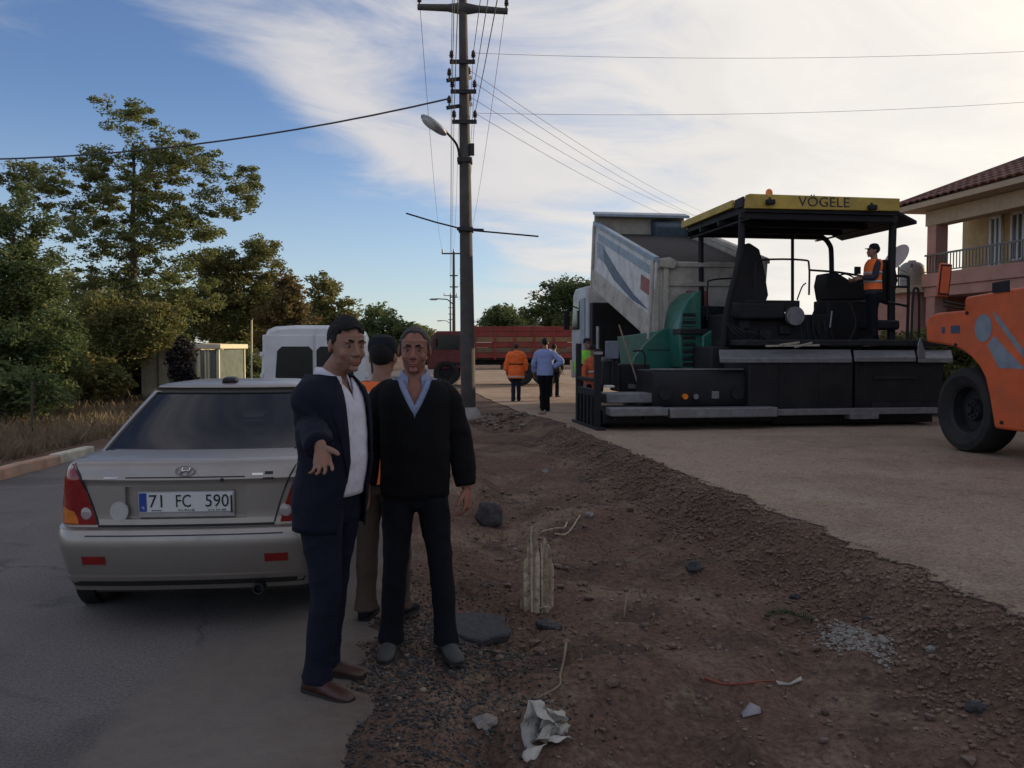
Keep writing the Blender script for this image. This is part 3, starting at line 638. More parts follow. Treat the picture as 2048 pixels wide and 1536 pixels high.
for i, (px, D_, w, h, lab) in enumerate(((1270, 70, 7, 4.0, 'low far tree hidden behind the tipper body'), (1750, 60, 6, 3.0, 'low far tree under the canopy opening'), (1640, 75, 7, 3.2, 'low far tree behind the paver seat'))):
    B = tbase(px, D_); tree('background_tree', B, h, [(0, 0, h * .6, w * .5, w * .5, h * .38)], L_DARK, lab, 50 + i, 80, 40, .14, (.35, .7), .8, .12, .7, 'dark trees beyond the red lorry')
for i, (px, py, D_, w, h, lab) in enumerate(((1800, 640, 20.5, 1.7, 1.9, 'leafy shrub behind the paver rail, left of the roller'), (1850, 620, 21, 1.5, 2.1, 'leafy shrub behind the roller mirror'), (1920, 600, 19.5, 1.6, 2.1, 'leafy shrub in front of the pink house wall'))):
    B = tbase(px, D_); tree('garden_shrub', B, h, [(0, 0, h * .55, w * .5, w * .5, h * .42)], L_MIX, lab, 60 + i, 60, 60, .07, (.2, .4), .8, .05, .6, 'garden shrubs by the house', 'shrub', stems=3, zmin=.2)
for i, (px, D_, w, h, lm, lab) in enumerate(((150, 22.5, 1.8, 1.5, L_MIX, 'low olive bush at the foot of the dark evergreen'), (95, 24, 2.0, 1.9, L_DARK, 'dark bush left of the tall open tree trunk'), (215, 25.5, 1.8, 1.7, L_GREEN, 'green bush right below the tall open tree'), (330, 28, 2.0, 2.2, L_MIX, 'tall olive bush behind the cream building'), (-40, 17.5, 2.2, 1.5, L_DARK, 'dark bush at the left edge behind the dry grass'), (470, 27, 1.8, 1.8, L_DARK, 'dark bush between the shelter and the white van'))):
    B = tbase(px, D_); tree('verge_bush', B, h, [(0, 0, h * .5, w * .5, w * .5, h * .46), (w * .3, .2, h * .35, w * .4, w * .4, h * .32)], lm, lab, 80 + i, 60, 60, .07, (.18, .36), .8, .04, .6, 'bushes along the left verge', 'bush', stems=3, zmin=.12)
# dry grass on the left verge
def grass(name, n, fx, fy, h, m, label):
    x = fx(RNG.random(n)); y = fy(RNG.random(n)); x = x + (xl(y) if name == 'dry_grass' else 0); z = hgt(x, y); a = RNG.uniform(0, 6.28, n); hh = h * RNG.uniform(.4, 1.3, n); w = .008 + .006 * RNG.random(n); le = RNG.normal(0, .35, (n, 2)) * hh[:, None]
    c, s = np.cos(a) * w, np.sin(a) * w
    V = np.stack([np.stack([x - c, y - s, z], 1), np.stack([x + c, y + s, z], 1), np.stack([x + le[:, 0] * .4 + c * .6, y + le[:, 1] * .4 + s * .6, z + hh * .6], 1), np.stack([x + le[:, 0], y + le[:, 1], z + hh], 1)], 1)
    me = bpy.data.meshes.new(name); me.from_pydata(V.reshape(-1, 3).tolist(), [], np.arange(n * 4).reshape(n, 4).tolist()); return tag(put(name, me, m), label, 'grass', None, 'stuff')
dry = leafmat('dry_straw', [(.11, .085, .05), (.18, .14, .085), (.25, .19, .12), (.16, .15, .07)], .3)
grass('dry_grass', 26000, lambda u: -.75 - 9 * u ** 1.5, lambda u: 9 + 26 * u ** 1.1, .20, dry, 'dry straw-coloured grass and weeds behind the painted kerb')
c0 = G(1000, 1050)
grass('verge_grass', 420, lambda u: -.6 + 2.2 * u, lambda u: 4.2 + 6.5 * u, .05, leafmat('weed', [(.13, .10, .06), (.20, .15, .09), (.28, .22, .14)], .3), 'sparse dead grass and weeds on the bare soil verge')

# ---------------------------------------------------------------- painted kerb and shelter
kerb = empty('kerb', (0, 0, 0)); kerb['kind'] = 'structure'; kerb['label'] = 'kerb of worn red and white painted stones along the left verge'
kw = mat('kerb_white', (.58, .54, .44), .85, var=.15, dirt=.4); kr = mat('kerb_red', (.42, .24, .17), .85, var=.3, vscale=5, dirt=.6, dirtcol=(.4, .34, .26))
K0 = G(176, 893, .14); 
for i in range(15):
    y = K0.y - .5 - i * 1.02; x = K0.x + .028 * (K0.y - y) 
    MB().bx(-.08, .08, -.49, .49, -.1, .15).build('kerb_stone', (kw if i in (0, 3, 6, 9, 12) else kr), kerb, bev=.025, loc=(x, y, hz(x, y) * .3), rot=(RNG.normal(0, .012), RNG.normal(0, .03), -.02 + RNG.normal(0, .015)))
D = 23; p0, p1 = P(400, 775, D), P(438, 775, D)
sh = empty('bus_shelter', (P(418, 775, D).x, D, 0), R(0), 'cream framed glazed shelter under the trees behind the car', 'shelter')
fr_ = mat('cream_frame', (.66, .58, .40), .6, var=.1); zt_ = P(418, 688, D).z; w_ = p1.x - p0.x
glz = mat('shelter_glass', (.17, .20, .17), .12, var=.2, spec=.7)
for x in (-w_ / 2, w_ / 2):
    for yy in (0, 2.2): MB().bx(x - .035, x + .035, yy - .035, yy + .035, 0, zt_ - .13).build('post', fr_, sh)
MB().bx(-w_ / 2 - .1, w_ / 2 + .1, -.1, 2.3, zt_ - .13, zt_).build('roof', fr_, sh, bev=.02)
for x in (-w_ / 2 + .15, -.02): MB().bx(x, x + .05, -.03, .02, .02, zt_ - .14).build('mullion', fr_, sh)
MB().bx(-w_ / 2 + .03, w_ / 2 - .03, .02, .04, .1, zt_ - .15).build('front_pane', glz, sh); MB().bx(w_ / 2 - .02, w_ / 2, .05, 2.15, .1, zt_ - .15).build('side_pane', glz, sh)
MB().bx(-w_ / 2 + .03, w_ / 2 - .03, 2.17, 2.19, .1, zt_ - .15).build('back_pane', glz, sh)
D = 25; xa, xb = P(283, 775, D).x, P(402, 775, D).x
hut = empty('garden_hut', ((xa + xb) / 2, D, 0), 0, 'long low cream building half hidden behind the trees left of the shelter', 'building')
hw = (xb - xa) / 2; zt_ = P(300, 695, D).z
MB().bx(-hw, hw, 0, 3, -.1, zt_).build('wall', mat('cream_wall', (.62, .55, .38), .85, var=.1, dirt=.3), hut); MB().bx(-hw - .2, hw + .2, -.25, 3.2, zt_ + .003, zt_ + .12).build('roof', mat('hut_roof', (.2, .14, .1), .9), hut)
for x in (-hw + .45, -.05): MB().bx(x, x + .05, -.03, -.002, 0, zt_ - .02).build('downpipe', mat('hut_trim', (.25, .2, .13), .8), hut)
MB().bx(.0, hw - .15, -.03, -.003, .25, zt_ - .3).build('window', glz, hut)
B = tbase(362, 21.5); tree('dark_shrub', B, 1.9, [(0, 0, 1.25, .28, .28, .5), (.12, 0, .5, .28, .28, .45)], leafmat('leaf_purple', [(.012, .010, .012), (.02, .016, .018), (.03, .022, .024)], .1), 'dark purple trimmed shrub between the shelter and the cream building', 71, 40, 80, .05, (.14, .24), .9, .05, .7, None, 'shrub')
for px, py0, py1, D_, lab in ((502, 640, 780, 21, 'thin pale metal post left of the white van'), (60, 770, 880, 15.5, 'thin dark stake standing in the dry grass')):
    a = tbase(px, D_); h = P(px, py0, D_).z
    r = empty('post', a, 0, lab, 'post'); MB().cyl((0, 0, -.2), (.03, 0, h), .024, .02, 8).build('shaft', fr_ if px > 100 else bark, r); MB().cyl((.03, 0, h), (.03, 0, h + .03), .034, .03, 8).build('cap', steel, r)
# ---------------------------------------------------------------- machines at work
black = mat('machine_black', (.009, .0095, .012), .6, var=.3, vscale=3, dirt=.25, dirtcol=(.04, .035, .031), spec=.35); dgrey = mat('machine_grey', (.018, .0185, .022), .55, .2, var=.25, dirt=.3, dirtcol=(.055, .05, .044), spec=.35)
plate_m = mat('chequer_plate', (.20, .20, .21), .5, .35, var=.2, vscale=8, bump=.4, bscale=60, dirt=.3); green = mat('paver_green', (.008, .12, .085), .4, var=.15, dirt=.3, dirtcol=(.08, .09, .07), coat=.2)
yel = mat('paver_yellow', (.50, .35, .06), .55, var=.18, vscale=3, dirt=.45, dirtcol=(.22, .17, .07)); rubber = mat('tyre_rubber', (.013, .0125, .013), .85, var=.25, dirt=.4, dirtcol=(.06, .052, .044), bump=.3)
orange = mat('roller_orange', (.60, .10, .024), .5, var=.15, vscale=3, dirt=.32, dirtcol=(.30, .12, .06), coat=.08); steelp = mat('bare_steel', (.25, .25, .26), .4, .8, var=.2); amber = mat('amber_lens', (.85, .22, .02), .3)
whitep = mat('lorry_white', (.62, .61, .60), .45, var=.1, dirt=.35, dirtcol=(.24, .21, .18)); beige = mat('lorry_beige', (.46, .42, .36), .55, var=.15, dirt=.5, dirtcol=(.2, .17, .14)); navy = mat('lorry_navy', (.035, .055, .12), .45, dirt=.2)
skyblue = mat('lorry_blue', (.26, .33, .40), .5, dirt=.5, dirtcol=(.28, .26, .23)); redp = mat('sign_red', (.30, .06, .05), .5, dirt=.5); dglass = mat('cab_glass', (.01, .012, .014), .12, spec=.3, var=.1)
def wheel(name, parent, loc, r, w, axis_rot=0., rim=.58, rimm=None, n=36, tread=0):
    """tyre lies round local x; outer face towards -x"""
    t = MB().lathe([(r * rim, -w * .36), (r * .80, -w * .5), (r * .94, -w * .46), (r, -w * .34), (r, w * .34), (r * .94, w * .46), (r * .80, w * .5), (r * rim, w * .36)], axis=0, n=n, cap=False)
    for k in range(tread):
        a = 2 * math.pi * k / tread
        t.box((0, r * math.cos(a), r * math.sin(a)), (w * .8, r * .09, r * .05), Matrix.Rotation(a, 3, 'X'))
    o = empty_part(name, parent, loc, (0, 0, axis_rot))
    t.build('tyre', rubber, o)
    rm = rimm or dgrey
    MB().lathe([(.02 * r, -w * .16), (r * rim * .38, -w * .17), (r * rim * .45, -w * .03), (r * rim * .84, -w * .02), (r * rim * .90, -w * .30), (r * rim * 1.03, -w * .37), (r * rim * 1.03, w * .37), (r * rim * .5, w * .3)], axis=0, n=n).build('rim', rm, o)
    nb = MB()
    for k in range(8):
        a = 2 * math.pi * k / 8; nb.cyl((-w * .15, r * rim * .27 * math.cos(a), r * rim * .27 * math.sin(a)), (-w * .22, r * rim * .27 * math.cos(a), r * rim * .27 * math.sin(a)), r * .03, n=6)
    nb.cyl((-w * .12, 0, 0), (-w * .27, 0, 0), r * rim * .17, r * rim * .13, 14).build('hub', rm, o)
    return o
def empty_part(name, parent, loc, rot=(0, 0, 0)):
    """a part carried by a small axle mesh so that tyre and rim hang from it"""
    return MB().cyl((-.03, 0, 0), (.03, 0, 0), .03, n=8).build(name, black, parent, loc=loc, rot=rot)

# ---- the paver
PF = Frame(G(1200, 860, BED), ROADH)
pav = empty('road_paver', PF.o, ROADH, 'large dark road paver with yellow canopy, green hopper and wide screed', 'road paver')
def q(px, py, c): v = PF.y(px, py, c); return v.x, v.z
def qb(x0, y0, x1, y1, c, d, name, m, parent=None, bev=.02, dz=0):
    """box whose rear face spans two pixels on the plane y=c and runs d forward"""
    a, b = q(x0, y0, c), q(x1, y1, c)
    return MB().bx(a[0], b[0], c, c + d, b[1], a[1]).build(name, m, parent or pav, bev=bev)
def qpoly(pts, c, d, name, m, parent=None, bev=.012):
    return MB().prism([q(x, y, c) for x, y in pts], 1, c, c + d).build(name, m, parent or pav, bev=bev)
gate = MB().bx(-.08, .0, .05, 1.55, .03, .72).bx(-.10, .02, .0, .08, .02, 1.45).bx(-.09, .01, 1.45, 1.55, .02, 1.55).bx(-.12, .04, -.25, 1.75, .0, .06).bx(-.08, -.02, .06, 1.5, .85, .92).build('end_gate', black, pav, bev=.012)
for k in range(5): MB().bx(-.12, -.085, .15 + .28 * k, .22 + .28 * k, .06, .6).build('gate_rib', dgrey, gate)
MB().cyl((-.04, .04, 1.45), (-.04, .04, 1.85), .03).bx(-.12, .04, -.02, .10, 1.35, 1.40).build('gate_spindle', steelp, gate)
qb(1213, 787, 1320, 806, .15, .55, 'upper_step', plate_m); qb(1222, 817, 1337, 832, -.38, .38, 'lower_step', plate_m); qb(1341, 817, 1556, 834, -.40, .38, 'lower_step', plate_m)
a, b = q(1222, 832, -.38), q(1556, 834, -.4)
for x in np.linspace(a[0] + .12, b[0] - .12, 6): MB().bar((x, -.2, a[1] - .06), (x + .04, .12, .2), .05).build('step_bracket', black, pav)
MB().bx(.045, q(1556, 0, 0)[0], .0, 1.25, .10, .36).build('screed_extension', black, pav, bev=.03)
a, b = q(1306, 741, .1), q(1502, 812, .1)
sb = MB().prism([(.1, b[1]), (.06, b[1] + .12), (.08, a[1] - .12), (.16, a[1]), (1.1, a[1]), (1.15, b[1])], 0, a[0], b[0]).build('screed_hood', black, pav, bev=.02)
MB().bx(a[0], b[0], .15, .32, a[1] + .003, a[1] + .03).build('hood_edge', plate_m, sb)
for px, m in ((1369, amber), (1390, steelp)):
    x, z = q(px, 793, .05); MB().cyl((x, .07, z), (x, -.01, z), .05, n=14).build('lamp', m, sb)
x, z = q(1431, 790, .05); MB().box((x, .06, z), (.14, .04, .14)).build('data_plate', plate_m, sb, bev=.01)
for px in (1330, 1475): x, z = q(px, 786, .05); MB().lathe([(.12, 0), (.12, .03), (.07, .035)], (x, .03, z), 1, 18).build('port_cover', dgrey, sb)
# right-hand block of the screed
mb_ = qb(1498, 716, 1706, 818, -.08, 1.2, 'screed_housing', black, bev=.03); qb(1711, 714, 1886, 818, -.02, 1.15, 'screed_housing', black, bev=.03)
qb(1748, 752, 1835, 758, -.05, .04, 'hatch_edge', dgrey, bev=.004); qb(1745, 806, 1875, 813, -.06, .06, 'hatch_edge', dgrey, bev=.004)
for px in (1560, 1640): qb(px, 730, px + 3, 808, -.095, .02, 'panel_seam', dgrey, bev=0)
a, b = q(1442, 698, .25), q(1706, 712, .02)
def deck(x0, x1, yt, yb, nm='walkway'):
    l, r, lb, rb = q(x0, yt, .45), q(x1, yt, .45), q(x0, yb, -.12), q(x1, yb, -.12)
    v = [(lb[0], -.12, lb[1]), (rb[0], -.12, rb[1]), (r[0], .5, l[1]), (l[0], .5, l[1])]
    return MB().add(v + [(x, y, z - .09) for x, y, z in v], [(0, 1, 2, 3), (4, 7, 6, 5), (0, 4, 5, 1), (1, 5, 6, 2), (2, 6, 7, 3), (3, 7, 4, 0)]).build(nm, plate_m, pav, bev=.012)
deck(1440, 1704, 699, 716); deck(1709, 1832, 700, 714); deck(1836, 1906, 700, 716)
qpoly([(1836, 716), (1836, 688), (1841, 674), (1850, 700), (1852, 716)], -.13, .02, 'deflector', steelp)
qb(1556, 819, 1880, 827, -.25, .2, 'lower_rail', plate_m, bev=.01); qb(1702, 826, 1758, 838, -.3, .25, 'foot_step', plate_m, bev=.01)
MB().bx(q(1556, 0, 0)[0] + .01, q(1886, 0, 0)[0], .05, 1.2, .05, .36).build('screed_plate', black, pav, bev=.02)
# tractor unit: deck, engine hood, louvres, hopper
XL, XR = q(1362, 700, 2.3)[0], q(1800, 700, 2.3)[0]
MB().bx(XL + .25, XR, 1.25, 5.0, .75, 1.495).build('chassis', black, pav, bev=.03)
MB().bx(XL + .6, XR - .1, .5, 3.2, 1.50, 1.62).build('platform', dgrey, pav, bev=.02)
for x in (XL + .35, XR - .75):
    tr = MB().tube([(x, 1.5, .42), (x, 4.6, .42)], .4, 4)
    t = MB().prism([(1.5 + .42 * math.cos(u), .42 + .41 * math.sin(u)) for u in np.linspace(math.pi / 2, 3 * math.pi / 2, 9)] + [(4.6 + .42 * math.cos(u), .42 + .41 * math.sin(u)) for u in np.linspace(-math.pi / 2, math.pi / 2, 9)], 0, x, x + .4).build('crawler_track', rubber, pav)
    for k in range(12): MB().bx(x - .02, x + .42, 1.4 + k * .28, 1.48 + k * .28, .82, .86).build('track_shoe', black, t)
lv = qpoly([(1364, 736), (1359, 700), (1359, 650), (1364, 622), (1375, 600), (1392, 584), (1403, 580), (1404, 736)], 2.3, 1.0, 'engine_hood', green, bev=.03)
slot = mat('slot_black', (.008, .009, .01), .8, var=0)
for k, py in enumerate((630, 645, 676, 690, 704, 718, 730)):
    x0, z0 = q(1366, py, 2.28); x1, _ = q(1391, py, 2.28)
    MB().bx(x0, x1, 2.275, 2.31, z0 - .045, z0 + .035).build('louvre_slot', slot, lv); MB().bar((x0, 2.262, z0 - .055), (x1, 2.262, z0 - .055), .025, .03).build('louvre_slat', green, lv)
qb(1361, 657, 1438, 669, 2.2, .5, 'hood_beam', dgrey); qpoly([(1405, 736), (1405, 672), (1438, 650), (1447, 652), (1447, 668), (1428, 690), (1416, 715), (1412, 736)], 2.15, .9, 'fender', green, bev=.03); qpoly([(1413, 736), (1418, 715), (1430, 692), (1447, 672), (1490, 672), (1490, 736)], 2.1, .7, 'wheel_arch', dgrey)
qb(1404, 612, 1452, 655, 2.6, .9, 'engine_box', dgrey, bev=.04)
hop = qpoly([(1262, 738), (1268, 716), (1290, 688), (1318, 662), (1332, 656), (1356, 656), (1356, 738), (1305, 768), (1280, 770)], 3.0, .06, 'hopper_wing', green, bev=.015)
a = q(1318, 662, 3.0); b = q(1300, 768, 3.0)
MB().add([(a[0], 3.03, a[1]), (b[0] + .1, 3.03, b[1]), (b[0] + .1, 5.4, b[1] - .05), (a[0] - .25, 5.4, a[1] - .1), (a[0] + .05, 3.03, a[1]), (b[0] + .15, 3.03, b[1]), (b[0] + .15, 5.4, b[1] - .05), (a[0] - .2, 5.4, a[1] - .1)], [(0, 1, 2, 3), (4, 7, 6, 5), (0, 4, 5, 1), (1, 5, 6, 2), (2, 6, 7, 3), (3, 7, 4, 0)]).build('hopper_side', green, pav, bev=.01)
MB().bx(XR - .5, XR - .44, 3.0, 5.4, .75, 1.7).build('hopper_side', green, pav, bev=.01); MB().bx(XL + .2, XR - .5, 3.05, 5.4, .62, .72).build('hopper_floor', black, pav)
x, z = q(1352, 700, 2.9); MB().bx(x, x + .12, 2.85, 3.0, .8, z + .4).build('hopper_post', green, pav, bev=.01)
MB().tube([q3 for q3 in [(q(1297, 700, 2.6)[0], 2.6, q(1297, 700, 2.6)[1]), (q(1340, 700, 2.6)[0], 2.6, q(1340, 700, 2.6)[1])]], .014, 6).tube([(*q(1266, 702, 1.6)[:1], 1.6, q(1266, 702, 1.6)[1]), (q(1285, 701, 1.6)[0], 1.6, q(1285, 701, 1.6)[1]), (q(1290, 712, 1.6)[0], 1.6, q(1290, 712, 1.6)[1]), (q(1290, 750, 1.6)[0], 1.6, q(1290, 750, 1.6)[1])], .018, 8).build('grab_rail', black, pav)
cb = qb(1213, 682, 1238, 718, 1.3, .12, 'control_panel', mat('panel_blue_grey', (.12, .14, .18), .4), bev=.015)
MB().tube([(q(1226, 718, 1.36)[0], 1.36, q(1226, 718, 1.36)[1]), (q(1224, 780, 1.36)[0], 1.36, q(1224, 780, 1.36)[1])], .04, 8).build('panel_stand', black, pav)
qb(1206, 722, 1236, 770, 1.4, .3, 'gas_box', black, bev=.02); qb(1213, 771, 1229, 775, .9, .2, 'white_plate', winframe, bev=.004); qb(1240, 728, 1300, 784, 1.6, .7, 'auger_box', black, bev=.03)
# canopy
CY0, CY1 = .6, 3.75
fl, fr2 = q(1492, 388, CY0), q(1800, 401, CY0); zc = (fl[1] + fr2[1]) / 2 
FH = .245
can = MB().bx(fl[0], fr2[0], CY0 + .05, CY1, zc - .12, zc - .05).build('canopy_roof', yel, pav, bev=.02)
MB().prism([(fl[0], zc + .0), (fl[0] + .08, zc + .03), (fr2[0], zc + .02), (fr2[0], zc - FH + .02), (fl[0] - .03, zc - FH)], 1, CY0, CY0 + .05).build('canopy_fascia', yel, can, bev=.012)
MB().bx(fl[0], fr2[0], CY1, CY1 + .05, zc - FH, zc + .0).build('canopy_fascia', yel, can, bev=.012)
wl = q(1376, 448, CY0); wlx, wlz = wl
def wing(xi, zi, xo, zo, th, nm, m, y0, y1, drop):
    MB().add([(xi, y0, zi), (xo, y0, zo), (xo, y1, zo), (xi, y1, zi), (xi, y0, zi - th), (xo, y0, zo - th), (xo, y1, zo - th), (xi, y1, zi - th)], [(0, 1, 2, 3), (4, 7, 6, 5), (0, 4, 5, 1), (1, 5, 6, 2), (2, 6, 7, 3), (3, 7, 4, 0)]).build(nm, m, can, bev=.01)
MB().prism([(CY0 + .45, zc - .02), (CY1 + .1, zc - .05), (CY1 + .16, zc - .14), (CY1 + .1, zc - .20), (CY0 + .45, zc - .17)], 0, fl[0] - .09, fl[0] - .03).build('canopy_side_fascia', yel, can, bev=.012)
MB().prism([(CY0 + .02, zc - .02), (CY0 + .40, zc - .03), (CY0 + .40, zc - .20), (CY0 + .02, zc - .22)], 0, fl[0] - .06, fl[0] - .012).build('canopy_side_fascia', black, can, bev=.012)
wr = q(1853, 437, CY0); wing(fr2[0] + .01, zc - .10, wr[0], wr[1], .07, 'canopy_wing', black, CY0 + .3, CY1, 0)
MB().bx(fl[0] + .02, fr2[0] - .02, CY0 + .06, CY1 - .01, zc - .30, zc - .125).build('canopy_lining', black, can)
for y in (CY0 + .12, CY0 + 1.2, CY0 + 2.2, CY1 - .15): MB().bx(fl[0] - .05, fr2[0] + .05, y, y + .08, zc - .42, zc - .305).build('roof_beam', black, can, bev=.01)
for xb_ in (fl[0] + .03, fr2[0] - .1): MB().bx(xb_, xb_ + .07, CY0 + .06, CY1, zc - .45, zc - .425).build('side_beam', black, can)
tx = (q(1597, 404, CY0)[0] + q(1699, 404, CY0)[0]) / 2; tz = q(1648, 405, CY0)[1]
tm = text_mesh('VÖGELE', .262, .004, 1.02, 1.0); wdt = max(v.co.x for v in tm.vertices) - min(v.co.x for v in tm.vertices); want = q(1699, 404, CY0)[0] - q(1597, 404, CY0)[0]
tm.transform(Matrix.Scale(want / wdt, 4, (1, 0, 0))); put('lettering', tm, mat('letter_black', (.03, .028, .025), .6, var=0), can, (tx, CY0 - .004, tz), (R(90), 0, 0))
x, z = q(1538, 398, CY0 + .3); bc = MB().cyl((x, CY0 + .3, z - .05), (x, CY0 + .3, z + .05), .07).build('beacon_base', black, can); MB().lathe([(.06, .05), (.068, .1), (.06, .16), (.03, .19)], (x, CY0 + .3, z), n=16).build('beacon', amber, can)
for px, py in ((1541, 404), (1745, 415)):
    x, z = q(px, py, CY0 - .06); MB().box((x, CY0 - .06, z), (.17, .10, .10)).cyl((x, CY0 - .06, z + .04), (x, CY0 - .02, z + .1), .02).build('work_light', black, can, bev=.02)
def pt(pts, r, nm, m=black, k=4): return MB().tube([(q(px, py, c)[0], c, q(px, py, c)[1]) for px, py, c in pts], r, 10, k=k).build(nm, m, pav)
pt([(1484, 425, 1.0), (1482, 500, 1.0), (1474, 540, 1.05), (1455, 620, 1.2), (1448, 690, 1.3)], .07, 'canopy_post'); pt([(1402, 470, 3.4), (1402, 560, 3.4), (1404, 640, 3.4)], .06, 'canopy_post')
pt([(1786, 440, 1.0), (1783, 540, 1.0), (1782, 690, 1.0)], .075, 'canopy_post'); pt([(1590, 473, 3.2), (1638, 473, 3.2), (1658, 488, 3.2), (1663, 520, 3.2), (1663, 660, 3.2)], .055, 'canopy_post')
pt([(1585, 475, 3.0), (1585, 640, 3.0)], .035, 'exhaust_pipe')
pt([(1512, 580, 1.4), (1512, 535, 1.4), (1524, 520, 1.4), (1606, 520, 1.4), (1618, 532, 1.4), (1618, 590, 1.4)], .02, 'guard_rail'); pt([(1415, 640, 2.3), (1415, 572, 2.3), (1424, 560, 2.3), (1470, 556, 2.3)], .018, 'guard_rail'); pt([(1618, 540, 1.5), (1680, 545, 1.5), (1745, 556, 1.5)], .022, 'guard_rail')
pt([(1790, 552, .6), (1812, 553, .6), (1817, 568, .6), (1814, 690, .6)], .03, 'guard_rail'); pt([(1822, 690, .4), (1826, 592, .4), (1832, 576, .4), (1838, 592, .4), (1838, 690, .4)], .022, 'grab_handle'); pt([(1785, 573, .7), (1813, 574, .7)], .025, 'guard_rail'); pt([(1775, 604, .7), (1813, 612, .7)], .025, 'guard_rail')
st_ = qpoly([(1470, 610), (1474, 520), (1480, 492), (1500, 485), (1520, 498), (1530, 540), (1538, 590), (1530, 612)], 1.7, .16, 'seat_back', black, bev=.04); a = q(1465, 605, 1.5); b = q(1560, 640, 1.5); MB().bx(a[0], b[0], 1.25, 1.9, b[1], a[1]).build('seat_cushion', black, pav, bev=.05)
qpoly([(1752, 600), (1756, 530), (1770, 518), (1790, 522), (1797, 560), (1786, 612)], 1.05, .14, 'seat_back', black, bev=.04); a = q(1740, 640, .95); b = q(1792, 660, .95); MB().bx(a[0], b[0], .8, 1.4, b[1], a[1]).build('seat_cushion', black, pav, bev=.05)
co = qpoly([(1655, 600), (1650, 570), (1655, 546), (1675, 545), (1700, 560), (1735, 565), (1735, 600)], 1.9, .5, 'console', black, bev=.03); qb(1655, 600, 1740, 690, 1.75, .6, 'console_base', black, bev=.03); qb(1711, 533, 1722, 548, 1.9, .06, 'display', dgrey, bev=.01)
x, z = q(1592, 632, 1.2); MB().cyl((x, 1.2, z), (x, 1.32, z), .19, n=28).build('filter_drum', plate_m, pav, bev=.01); qb(1500, 600, 1600, 622, 1.3, .7, 'dash_shelf', black); qb(1450, 628, 1660, 697, 1.45, 1.2, 'engine_block', black, bev=.03)
for i in range(6): px = 1600 + i * 12; pt([(px, 640, 1.3), (px + 4, 670, 1.28), (px + 10, 692, 1.3)], .014, 'hose', dgrey)
pt([(1660, 655, 1.25), (1664, 622, 1.25)], .018, 'lever', steelp); pt([(1594, 600, 1.3), (1604, 574, 1.25), (1612, 566, 1.2)], .014, 'lever')
for i, (px, py, c) in enumerate(((1478, 640, 1.44), (1520, 660, 1.44), (1560, 650, 1.44), (1630, 670, 1.44))): qb(px, py, px + 22, py + 18, c - .06, .06, 'access_cover', dgrey, bev=.01)
for i in range(5): pt([(1452 + i * 9, 645 + 4 * i, 1.2), (1470 + i * 11, 668, 1.1), (1500 + i * 14, 690, 1.2)], .016, 'hose')
pt([(1660, 560, 1.6), (1690, 548, 1.5), (1715, 560, 1.5)], .016, 'hose'); pt([(1640, 600, 1.5), (1625, 640, 1.4), (1650, 690, 1.35)], .02, 'hose'); pt([(1700, 605, 1.1), (1712, 650, 1.0), (1690, 695, 1.0)], .018, 'hose')
for px in (1520, 1580, 1660, 1730, 1790, 1850):
    x, z = q(px, 728, -.09); MB().cyl((x, -.07, z), (x, -.10, z), .016, n=8).build('bolt', dgrey, pav)
    x, z = q(px, 805, -.09); MB().cyl((x, -.07, z), (x, -.10, z), .016, n=8).build('bolt', dgrey, pav)
for x0, y0, x1, y1, nm in ((1532, 692, 1640, 690, 'a'), (1560, 690, 1600, 684, 'b'), (1590, 694, 1625, 685, 'c')):
    a = q(x0, y0, .15); b = q(x1, y1, .25); o = MB().bar((a[0], .15, a[1]), (b[0], .28, b[1] - .005), .035).build('wooden_stake', mat('pale_wood', (.38, .33, .26), .85), None, bev=.004)
    o.location = PF.o; o.rotation_euler = (0, 0, ROADH); tag(o, {'a': 'longest pale wooden stake lying on the paver walkway', 'b': 'short pale stake at the left of the stakes on the paver walkway', 'c': 'short pale stake at the right of the stakes on the paver walkway'}[nm], 'stake', 'stakes on the paver walkway')
ra_ = empty('rake', PF.M @ Vector((q(1277, 772, 1.2)[0], 1.2, q(1277, 772, 1.2)[1])), ROADH, 'long handled rake leaning across the green hopper of the paver', 'rake')
e = Vector((q(1238, 690, 2.2)[0], 2.2, q(1238, 650, 2.2)[1])) - Vector((q(1277, 772, 1.2)[0], 1.2, q(1277, 772, 1.2)[1])); MB().cyl((0, 0, 0), e, .016, n=8).build('handle', mat('old_wood', (.22, .15, .10), .85), ra_); MB().bar((-.2, 0, 0), (.2, 0, -.02), .03, .08).build('rake_head', steelp, ra_)

# ---- tipping lorry
TX = PF.y(1303, 600, 3.5); TF = Frame(PF.M @ Vector((TX.x, 3.5, 0)), R(8.6)); TW, TLn, TH = 2.58, 5.7, 1.78
lor = empty('tipper_lorry', TF.o, TF.rz, 'white tipper lorry with raised body feeding the paver hopper', 'lorry')
TIP = R(15.5); hz0 = 1.62
def tb(y, z): return (y * math.cos(TIP) - z * math.sin(TIP) * .55, hz0 + y * math.sin(TIP) + z * math.cos(TIP))   # body axes -> lorry axes
def tprism(poly, x0, x1, name, m, parent=lor, bev=.015): return MB().prism([tb(*p) for p in poly], 0, x0, x1).build(name, m, parent, bev=bev)
bd = tprism([(0, 0), (TLn, 0), (TLn, .12), (0, .12)], 0, TW, 'body_floor', beige)
tprism([(0, .12), (TLn, .12), (TLn, TH), (0, TH)], 0, .06, 'body_side', whitep); tprism([(0, .12), (TLn, .12), (TLn, TH), (0, TH)], TW - .06, TW, 'body_side', beige)
hbq = tprism([(TLn, 0), (TLn + .08, 0), (TLn + .08, TH + .28), (TLn, TH + .28)], 0, TW, 'headboard', beige); tprism([(TLn - .35, TH + .28), (TLn + .1, TH + .28), (TLn + .1, TH + .36), (TLn - .35, TH + .36)], -.04, TW + .04, 'headboard_rail', skyblue)
